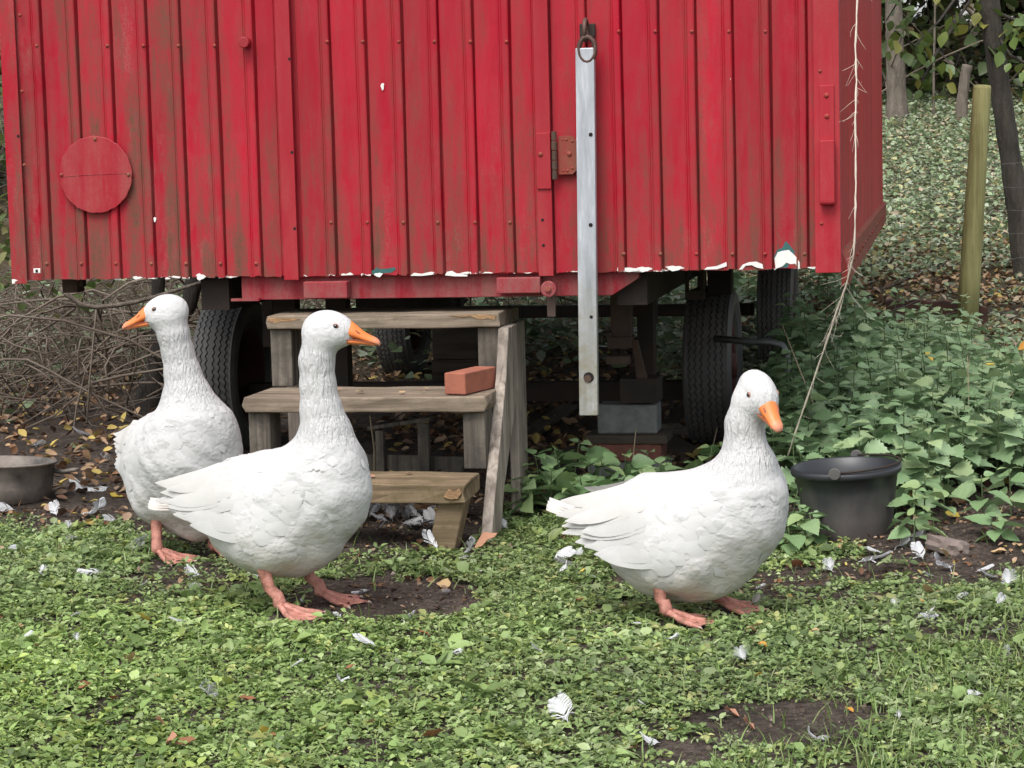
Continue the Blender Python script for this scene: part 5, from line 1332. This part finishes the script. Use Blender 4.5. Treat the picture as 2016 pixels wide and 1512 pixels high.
# ------------------------------------------------------------------ feathers and fallen leaves lying about
t = NT('loose_feather'); t.col((0.62, 0.63, 0.645)); t.set(.8, 0, .15)
tr = t.n('ShaderNodeBsdfTranslucent'); tr.inputs['Color'].default_value = (.6, .61, .63, 1); mx = t.n('ShaderNodeMixShader'); mx.inputs[0].default_value = .3
t.l(t.b.outputs[0], mx.inputs[1]); t.l(tr.outputs[0], mx.inputs[2]); t.l(mx.outputs[0], t.o.inputs['Surface']); M['loose'] = t.m
def feather_mesh(seed, curl=.5, fluffy=.3, L=1.0):
    r = random.Random(seed); b = MB(); n = 13
    def spine(t): return Vector((t*math.cos(curl*t*.8), math.sin(t*2)*.06, .03+curl*.42*t*t))
    b.tube([spine(k/8) for k in range(9)], [.012-.009*k/8 for k in range(9)], 4)
    for s in (-1, 1):
        t = .06; dt = .04
        while t < .97:
            w = (.30*math.sin(math.pi*min(1, (t*.86+.14)))**.55)*(r.uniform(.8, 1.15) if t < .35 else r.uniform(.96, 1.04)); fl = fluffy if t < .35 else .02
            p0 = spine(t); p1 = spine(min(1, t+dt*1.05)); sw = .26
            e0 = spine(min(1.06, t+sw))+Vector((r.gauss(0, fl*.10), s*w, .10*curl-.05+r.gauss(0, fl*.14)))
            e1 = e0+Vector((dt*1.15, -s*.006, r.gauss(0, .006)))
            m0 = p0.lerp(e0, .5)+Vector((-.02, 0, .05)); m1 = p1.lerp(e1, .5)+Vector((-.02, 0, .05))
            b.add([p0, p1, m1, m0, e1, e0], [(0, 1, 2, 3), (3, 2, 4, 5)])
            t += dt*(1 if r.random() > fl*.35 else 1.9)
    return b.mesh('feather', M['loose'], True)
FE = [feather_mesh(1, .25, .15), feather_mesh(2, .7, .3), feather_mesh(3, 1.1, .5), feather_mesh(4, .45, .9), feather_mesh(5, .9, 1.2)]
FL = '''30,1008,46 112,1018,30 160,1016,56 228,1025,26 180,962,40 215,962,44 182,860,34 205,905,28 62,880,24 8,1092,22 70,1052,20 145,1072,26 133,1050,20 205,1132,40 78,1140,20 138,1225,24 46,1270,20 153,1275,18 372,1165,34 400,1140,34 366,1240,26 275,1165,16 278,1085,36 262,1078,24 508,1146,34 575,1325,28 668,1350,18 412,1385,52 728,1165,28 790,1228,28 740,1288,40 888,1302,22 790,1312,14 828,1318,16 672,1350,16 765,1358,12 1070,1300,26 1172,1335,18 1120,1440,66 1098,1385,16 1090,1112,36 1130,1125,34 1100,1138,24 1220,1138,36 1125,1105,22 945,1135,18 862,1090,40 915,1095,40 900,1110,26 1205,1072,24 1190,1060,22 1496,1095,34 1465,1130,22 1488,1165,20 1478,1200,34 1262,1240,22 1312,1270,26 1468,1312,40 1690,1112,54 1640,1130,30 1745,1140,44 1838,1138,22 1850,1110,26 1842,1075,36 1766,1078,36 1735,1092,26 1715,1088,16 1790,1060,30 1818,1105,34 1875,1118,40 1920,1130,30 1965,1142,32 1980,1172,40 1888,1190,34 1762,1205,32 1804,1222,40 1820,1215,22 1962,1204,22 1950,1250,20 1988,1305,20 1935,1378,36 1300,1468,40 1612,1462,30 1630,1470,36 1772,1435,16 2010,1285,26 1270,1405,14 600,1195,14 672,1225,18 1000,1050,22 870,1170,20'''
random.seed(33)
for k, q in enumerate(FL.split()):
    px, py, s = [float(v) for v in q.split(',')]; p = gpt(px, py); sc = s/4300*p.y*1.28
    dirt = cover_density(np.array([px]), np.array([py]))[0]; left = px < 300
    o = place('feather', FE[k % 5], p+Vector((0, 0, .004+.014*dirt)), random.uniform(0, 6.28), 'loose white goose feather lying on bare soil' if dirt < .28 else 'loose white goose feather lying on the green weeds', 'feather', 'feathers on the soil' if dirt < .28 else 'feathers on the weeds', rx=random.gauss(0, .35), ry=random.gauss(0, .2)-.1)
    o.scale = (sc, sc, sc)
FD = []
for m_ in FE:
    c_ = m_.copy(); c_.materials.clear(); c_.materials.append(M['loose_shaded']); FD.append(c_)
for k in range(26):
    px, py = random.uniform(690, 875), random.uniform(1008, 1052); p = gpt(px, py); sc = random.uniform(.04, .075)
    o = place('feather', FD[k % 5], p+Vector((0, 0, .006+.02*random.random())), random.uniform(0, 6.28), 'grey-looking feather in the heap under the lowest tread', 'feather', 'feather heap under the steps', rx=random.gauss(0, .5), ry=random.gauss(-.2, .3)); o.scale = (sc, sc, sc)
def dry_leaf_mesh(k, c):
    TV = T_DRY[0].copy(); r = np.random.default_rng(k); TV[:, 2] += .06*np.sin(TV[:, 0]*9+k)+.1*TV[:, 1]*r.normal(); return np_mesh('fallen_leaf', TV, T_DRY[1], M['litter'], True, np.repeat(np.array(c)[None], len(TV), 0))
DLC = [('brown', (.24, .11, .06)), ('yellow', (.52, .40, .09)), ('tan', (.46, .32, .18)), ('pinkish brown', (.42, .22, .15)), ('orange', (.50, .24, .05))]
DL = [dry_leaf_mesh(k, c) for k, (n_, c) in enumerate(DLC)]
FLV = '''220,982,1,40 300,1235,1,34 260,1310,2,38 160,1360,0,36 515,1458,1,28 470,1490,1,34 330,1445,3,34 345,1480,0,40 325,1478,3,40 470,1388,0,34 545,1460,0,30 830,1465,0,44 735,1435,2,26 988,1245,4,18 845,1262,0,26 225,1390,0,30 150,1372,0,28 680,1330,0,20 935,1082,3,50 705,1098,3,28 860,1055,0,30 885,1160,2,40 1130,1195,0,20 1500,1240,2,40 1490,1255,2,18 1590,1255,2,24 1820,1172,2,52 1820,1195,4,14 1890,1022,1,34 1835,1083,4,26 1868,1100,2,30 1815,1020,1,22 1510,1285,4,20 1500,1340,4,22 1680,1405,4,22 1330,1450,1,22 1455,1415,3,40 1485,1440,3,40 1950,1090,2,30 2010,1075,2,30 1870,1345,0,24 1255,1475,3,24 1560,1120,0,36 1640,1088,3,24 1120,1062,1,18 1140,1140,1,16 960,1060,0,26 1000,700,1,1 2005,690,4,30 1835,715,1,30 1960,720,1,20 40,1240,2,22 60,1280,2,24'''
for k, q in enumerate(FLV.split()):
    px, py, ci, s = [float(v) for v in q.split(',')]; ci = int(ci)
    if s < 5: continue
    p = gpt(px, py)
    if py < 800: p = at_depth(px, py, 7.6)
    sc = s/4300*p.y*1.05; on = cover_density(np.array([px]), np.array([py]))[0] > .28
    o = place('fallen_leaf', DL[ci], p+Vector((0, 0, .014 if on else .004)), random.uniform(0, 6.28), '%s fallen leaf lying %s' % (DLC[ci][0], ('on the nettle tops' if py < 800 else 'on the green weeds' if on else 'on bare soil')), 'leaf', '%s fallen leaves %s' % (DLC[ci][0], 'on nettles' if py < 800 else 'on weeds' if on else 'on soil'), rx=random.gauss(0, .3), ry=random.gauss(0, .25)); o.scale = (sc, sc, sc)
for k, (x, y, sw) in enumerate(((-.13, .14, .03), (.10, .05, .03), (.16, .16, .02), (-.02, .10, .035), (.15, .10, .02))):
    p = SO+Matrix.Rotation(-SA, 4, 'Z')@Vector((x, y, 0)); o = place('fallen_leaf', DL[2 if k else 3], (p.x, p.y, .413), k*1.3, 'pale dry leaf lying on the middle tread of the steps', 'leaf', 'leaves on the steps'); o.scale = (sw, sw, sw*.4)
for k, (x, y, sw) in enumerate(((.0, -.10, .03), (.06, -.16, .03), (.16, -.08, .025))):
    p = SO+Matrix.Rotation(-SA, 4, 'Z')@Vector((x, y, 0)); o = place('fallen_leaf', DL[3], (p.x, p.y, .198), k*1.7, 'pinkish dry leaf lying on the lowest tread of the steps', 'leaf', 'leaves on the lowest step'); o.scale = (sw, sw, sw*.4)

# ------------------------------------------------------------------ fence post, wire, trees
pb = gpt(1902, 655); ptop = at_depth(1934, 168, pb.y+.05); post = empty('fence_post', (pb.x, pb.y, pb.z-.03), 0, 'round green-tinged wooden fence post leaning right in fallen leaves', 'post')
b = MB(); dv = Vector(ptop)-Vector((pb.x, pb.y, pb.z-.03)); b.tube([dv*t for t in (0, .25, .5, .75, .985, 1)], [.056, .054, .051, .048, .046, .042], 18); b.build('shaft', M['post_green'], post, True)
wf = empty('wire_fence', (pb.x, pb.y, pb.z), 0, 'thin rusty wire mesh fence strung past the green post', 'fence')
for i in range(7):
    b = MB(); h = .10+.14*i; pts = []
    for k in range(26):
        x = -1.15+2.6*k/25; yy = .25*math.sin(k*.2)*0+.06+(.4*x if x < 0 else .15*x); wx, wyy = pb.x+x, pb.y+yy
        pts.append((x, yy, float(gz(wx, wyy))-pb.z+h*(1-.10*math.sin(max(0, (x+1.15))*1.2))+.012*math.sin(k*1.3+i)))
    b.tube(pts, .0011, 4); b.build('wire', M['wire'], wf)
for k in range(17):
    x = -1.15+2.6*k/16; yy = .06+(.4*x if x < 0 else .15*x); z0 = float(gz(pb.x+x, pb.y+yy))-pb.z; b = MB(); b.tube([(x, yy, z0+.02), (x+.01*math.sin(k*3), yy, z0+.5), (x+.02*math.sin(k), yy, z0+.92)], .0009, 4); b.build('wire', M['wire'], wf)

def trunk_thing(name, pxs, dep, widths, label, mat, group=None, sides=16):
    base = gpt(*pxs[0]) if dep is None else at_depth(*pxs[0], dep); yy = base.y
    root = empty(name, (base.x, base.y, base.z-.05), 0, label, 'tree', group)
    pts = [Vector((0, 0, 0))]+[at_depth(x, y, yy)-Vector(root.location) for x, y in pxs[1:]]; fine = []; rad = []
    for i in range(len(pts)-1):
        for k in range(5):
            fine.append(pts[i].lerp(pts[i+1], k/5)); w = widths[i]+(widths[i+1]-widths[i])*k/5; rad.append(w/2/4300*yy*(1+.05*math.sin(i*7+k*2.1)))
    fine.append(pts[-1]); rad.append(widths[-1]/2/4300*yy)
    b = MB(); b.tube(fine, rad, sides); b.build('trunk', mat, root, True); return root, pts, yy
lean_tree, lp, ly = trunk_thing('leaning_tree', [(2024, 548), (2012, 470), (1995, 350), (1974, 205), (1955, 70), (1940, -60), (1925, -220), (1905, -420)], None, [56, 48, 42, 40, 40, 40, 36, 28], 'slim dark tree leaning left behind the green fence post', M['bark'])
def leafy(root, name, centre, radii, n, Lr, pal, mat, seed, parent=None, droop=-.5):
    r = np.random.default_rng(seed); u = r.normal(size=(n, 3)); u /= np.linalg.norm(u, axis=1)[:, None]; q = u*(r.uniform(.15, 1, n)**.5)[:, None]*np.array(radii)
    cl = r.normal(0, .05, (n, 3)); pos = np.array(centre)+q+cl; pal = np.array(pal)
    V, F, C = scatter(T_OVAL, pos, r.uniform(0, 6.28, n), r.normal(droop, .4, n), r.normal(0, .5, n), r.uniform(*Lr, n), pal[r.integers(0, len(pal), n)]*r.uniform(.75, 1.25, n)[:, None], np.full(n, 1.35))
    o = link_mesh(name, np_mesh(name, V, F, mat, True, C), None, root); o['kind'] = 'stuff'; return o
PALY = [(.13, .20, .05), (.19, .25, .06), (.10, .16, .045), (.30, .30, .07), (.15, .22, .09)]
# branches of the leaning tree reaching left with leaves one can pick out
rl = random.Random(5); ty = leaf_template([(0, .02), (.15, .2), (.4, .36), (.65, .3), (.85, .14), (1, .01)], .08, .15)
LT = [np_mesh('leaf', ty[0], ty[1], M['leaf'], True, np.repeat(np.array(c)[None], len(ty[0]), 0)) for c in PALY]
rootp = Vector(lean_tree.location)
for bi, path in enumerate(([(1938, -60), (1900, -30), (1850, 40), (1800, 90), (1760, 60)], [(1935, -100), (1880, -90), (1820, -40), (1770, 0), (1745, 40)], [(1940, -40), (1890, 30), (1840, 110), (1815, 160)], [(1955, 60), (1990, 110), (2030, 130), (2060, 160)], [(1950, 20), (2000, 40), (2050, 20)])):
    off = [0, -.1, -.25, -.4, -.5]; pts = [at_depth(x, y, ly+off[i])-rootp for i, (x, y) in enumerate(path)]
    b = MB(); b.tube(pts, [.012-.0022*i for i in range(len(pts))], 6); brn = b.build('branch', M['bark'], lean_tree, True)
    for k in range(30):
        i = rl.randrange(len(pts)-1) if k > 8 else len(pts)-2; p = pts[i].lerp(pts[i+1], rl.random())+Vector((rl.gauss(0, .055), rl.gauss(0, .06), rl.gauss(-.03, .055)))
        o = link_mesh('leaf', LT[rl.randrange(5)], None, brn); o.location = p; o.rotation_euler = (rl.gauss(0, .6), rl.gauss(.7, .4), rl.uniform(0, 6.28)); s = rl.uniform(.06, .10); o.scale = (s, s, s)
trunk_thing('background_tree', [(1766, 240), (1766, 205), (1763, 120), (1760, 40), (1757, -150), (1755, -400)], None, [54, 40, 36, 34, 32, 26], 'grey-brown tree trunk at the edge of the wood beside the wagon', M['bark_pale'])
trunk_thing('tree_stump', [(1892, 242), (1894, 200), (1900, 150), (1905, 128)], None, [26, 22, 20, 21], 'pale broken stub of a small tree at the wood edge', M['bark_pale'])
trunk_thing('sapling', [(1839, 236), (1838, 150), (1840, 60), (1842, -60)], None, [5, 5, 4, 4], 'thin bare upright sapling between the trunk and the pale stub', M['bark_pale'], None, 8)
fk, fpts, fy = trunk_thing('forked_tree', [(288, 812), (300, 760), (312, 690), (311, 600), (312, 520), (310, 380)], None, [70, 52, 30, 27, 26, 24], 'dark forked tree trunk behind the left goose, under the wagon floor', M['bark_dark'])
b = MB(); b.tube([at_depth(x, y, fy+.04)-Vector(fk.location) for x, y in ((308, 720), (335, 660), (372, 600), (385, 540), (392, 440))], [.030, .034, .036, .04, .04], 12); b.build('limb', M['bark_dark'], fk, True)
for i, (px, py, w, d_) in enumerate(((1700, 215, 40, 22), (1835, 200, 24, 23.5), (1960, 210, 46, 21.5), (2060, 220, 40, 20.5), (-60, 260, 60, 19), (60, 300, 40, 22), (-180, 300, 40, 17))):
    p = at_depth(px, py, d_); rt_ = empty('wood_tree', (p.x, p.y, float(gz(p.x, p.y))-.05), 0, 'dark bare trunk standing deep in the wood', 'tree', 'trunks deep in the wood')
    b = MB(); b.tube([(0, 0, 0), (.05, 0, 1.2), (-.03, .05, 2.8), (.06, 0, 5.0)], [w/8600*d_*1.2, w/8600*d_, w/8600*d_*.9, w/8600*d_*.6], 10); b.build('trunk', M['bark_dark'], rt_, True)
    leafy(rt_, 'crown', (0, 0, 4.6), (1.6, 1.6, 1.5), 900, (.10, .18), [(.05, .085, .025), (.07, .11, .03), (.12, .13, .04)], M['leaf'], 70+i)
# thicket closing the wood, and shrub at the left edge
def thicket(name, label, xs, ys, zs, n_leaf, n_twig, Lr, pal, seed, twr=(.003, .009), tl=(.5, 1.4), upw=.6):
    r = np.random.default_rng(seed); x = r.uniform(*xs, n_leaf); y = r.uniform(*ys, n_leaf); z = zs[0]+(zs[1]-zs[0])*r.uniform(0, 1, n_leaf); k = vnoise(x+z*.7, y+z, .5, seed)
    m = r.uniform(0, 1, n_leaf) < sstep(-.7, .3, k); x, y, z = x[m], y[m], z[m]; n = len(x); pal = np.array(pal)
    V, F, C = scatter(T_OVAL, np.stack([x, y, gz(x, y)+z], 1), r.uniform(0, 6.28, n), r.normal(-.3, .5, n), r.normal(0, .5, n), r.uniform(*Lr, n), pal[r.integers(0, len(pal), n)]*r.uniform(.7, 1.3, n)[:, None], np.full(n, 1.4))
    o = link_mesh(name, np_mesh(name, V, F, M['leaf'], True, C)); tag(o, label, 'thicket', None, 'stuff')
    b = MB(); rr = random.Random(seed)
    for k in range(n_twig):
        p = Vector((rr.uniform(*xs), rr.uniform(*ys), 0)); p.z = float(gz(p.x, p.y))+rr.uniform(0, zs[1]*.75)*(rr.random() > .4); d = Vector((rr.gauss(0, 1), rr.gauss(0, .6), rr.gauss(upw, .7))).normalized(); L = rr.uniform(*tl); pts = []
        side = Vector((rr.gauss(0, 1), rr.gauss(0, 1), rr.gauss(-.4, .6)))
        for q in range(7): t = q/6; pts.append(p+d*L*t+side*L*.28*t*t)
        w = rr.uniform(*twr); b.tube(pts, [w*(1-.7*q/6) for q in range(7)], 5)
    o2 = b.build(name, M['twig']); tag(o2, label.replace('leaves', 'twigs').replace('leafy', 'twiggy'), 'thicket', None, 'stuff')
WOOD = [(.045, .07, .022), (.06, .09, .028), (.08, .09, .03), (.03, .045, .016), (.09, .065, .035)]
thicket('wood_thicket', 'dark leafy thicket closing the edge of the wood at the right', (2.2, 8.5), (19.6, 24), (0, 4.8), 46000, 520, (.08, .17), WOOD, 5, (.005, .014), (.8, 2.2))
thicket('wood_thicket', 'dark leafy thicket behind the wagon at the left', (-9, -2.0), (15, 19), (0, 4.0), 16000, 260, (.06, .13), WOOD, 6, (.005, .014), (.8, 2.2))
thicket('wood_thicket', 'dark leafy thicket far behind the middle of the wagon', (-2.2, 2.4), (19, 23), (0, 4.0), 9000, 120, (.08, .15), WOOD, 7, (.005, .014), (.8, 2.0))
thicket('hedge_shrub', 'light green leafy shrub beside the left edge of the wagon', (-3.7, -1.85), (9.3, 11.8), (.45, 2.6), 5200, 160, (.03, .065), [(.10, .16, .045), (.14, .20, .06), (.08, .12, .04), (.2, .2, .08)], 8, (.002, .005), (.5, 1.4), .9)
def brambles():
    rr = random.Random(12); b = MB()
    for k in range(430):
        far = k > 300
        p = Vector((rr.uniform(-2.9, -1.2), rr.uniform(8.9, 11.2), 0)) if not far else Vector((rr.uniform(-2.4, .2), rr.uniform(11.2, 12.6), 0))
        g0 = float(gz(p.x, p.y)); a = rr.uniform(0, 6.28); L = rr.uniform(.35, 1.3); h = rr.uniform(.12, .62)*(1 if not far else .8); pts = []; s0 = rr.uniform(-.1, .3); wob = rr.gauss(0, .08)
        if rr.random() < .25: g0 += rr.uniform(.05, .45); h *= .4
        for q in range(9):
            t = q/8; pts.append((p.x+math.cos(a)*L*(t-.5)+wob*math.sin(t*7), p.y+math.sin(a)*L*.5*(t-.5)+wob*math.cos(t*5), g0+h*math.sin(math.pi*min(1, t*.85+s0))+.012*math.sin(9*t+k)))
        w = rr.choice([.0022, .0028, .0035, .0045, .0065]); b.tube(pts, [w*(1-.45*q/8) for q in range(9)], 5)
    o = b.build('bramble_thicket', M['twig'], None, True); tag(o, 'tangled brown bramble stems heaped left of the wagon wheels', 'brambles', None, 'stuff')
brambles()
pts = [at_depth(x, y, 8.7) for x, y in ((40, 900), (70, 760), (110, 640), (120, 572))]
arch = [at_depth(x, y, 8.55) for x, y in ((118, 568), (135, 582), (160, 600), (190, 605), (230, 601), (265, 595), (300, 586), (345, 572), (420, 548))]
b = MB(); o0 = arch[-1]; b.tube([p-o0 for p in arch], [.010, .010, .0095, .009, .009, .0085, .008, .007, .006], 8); o = b.build('bent_branch', M['bark_pale'], None, True, loc=o0); tag(o, 'smooth bent grey branch caught under the left corner of the wagon', 'branch')
u, z = wl(140, 558, -.2); b = MB(); b.box((u-.03, .2, z-.03), (u+.02, .26, ZB+.008)); b.box((u+.021, .21, z-.012), (u+.035, .24, ZB+.0075)); b.build('corner_bracket', M['rust'], wagon)
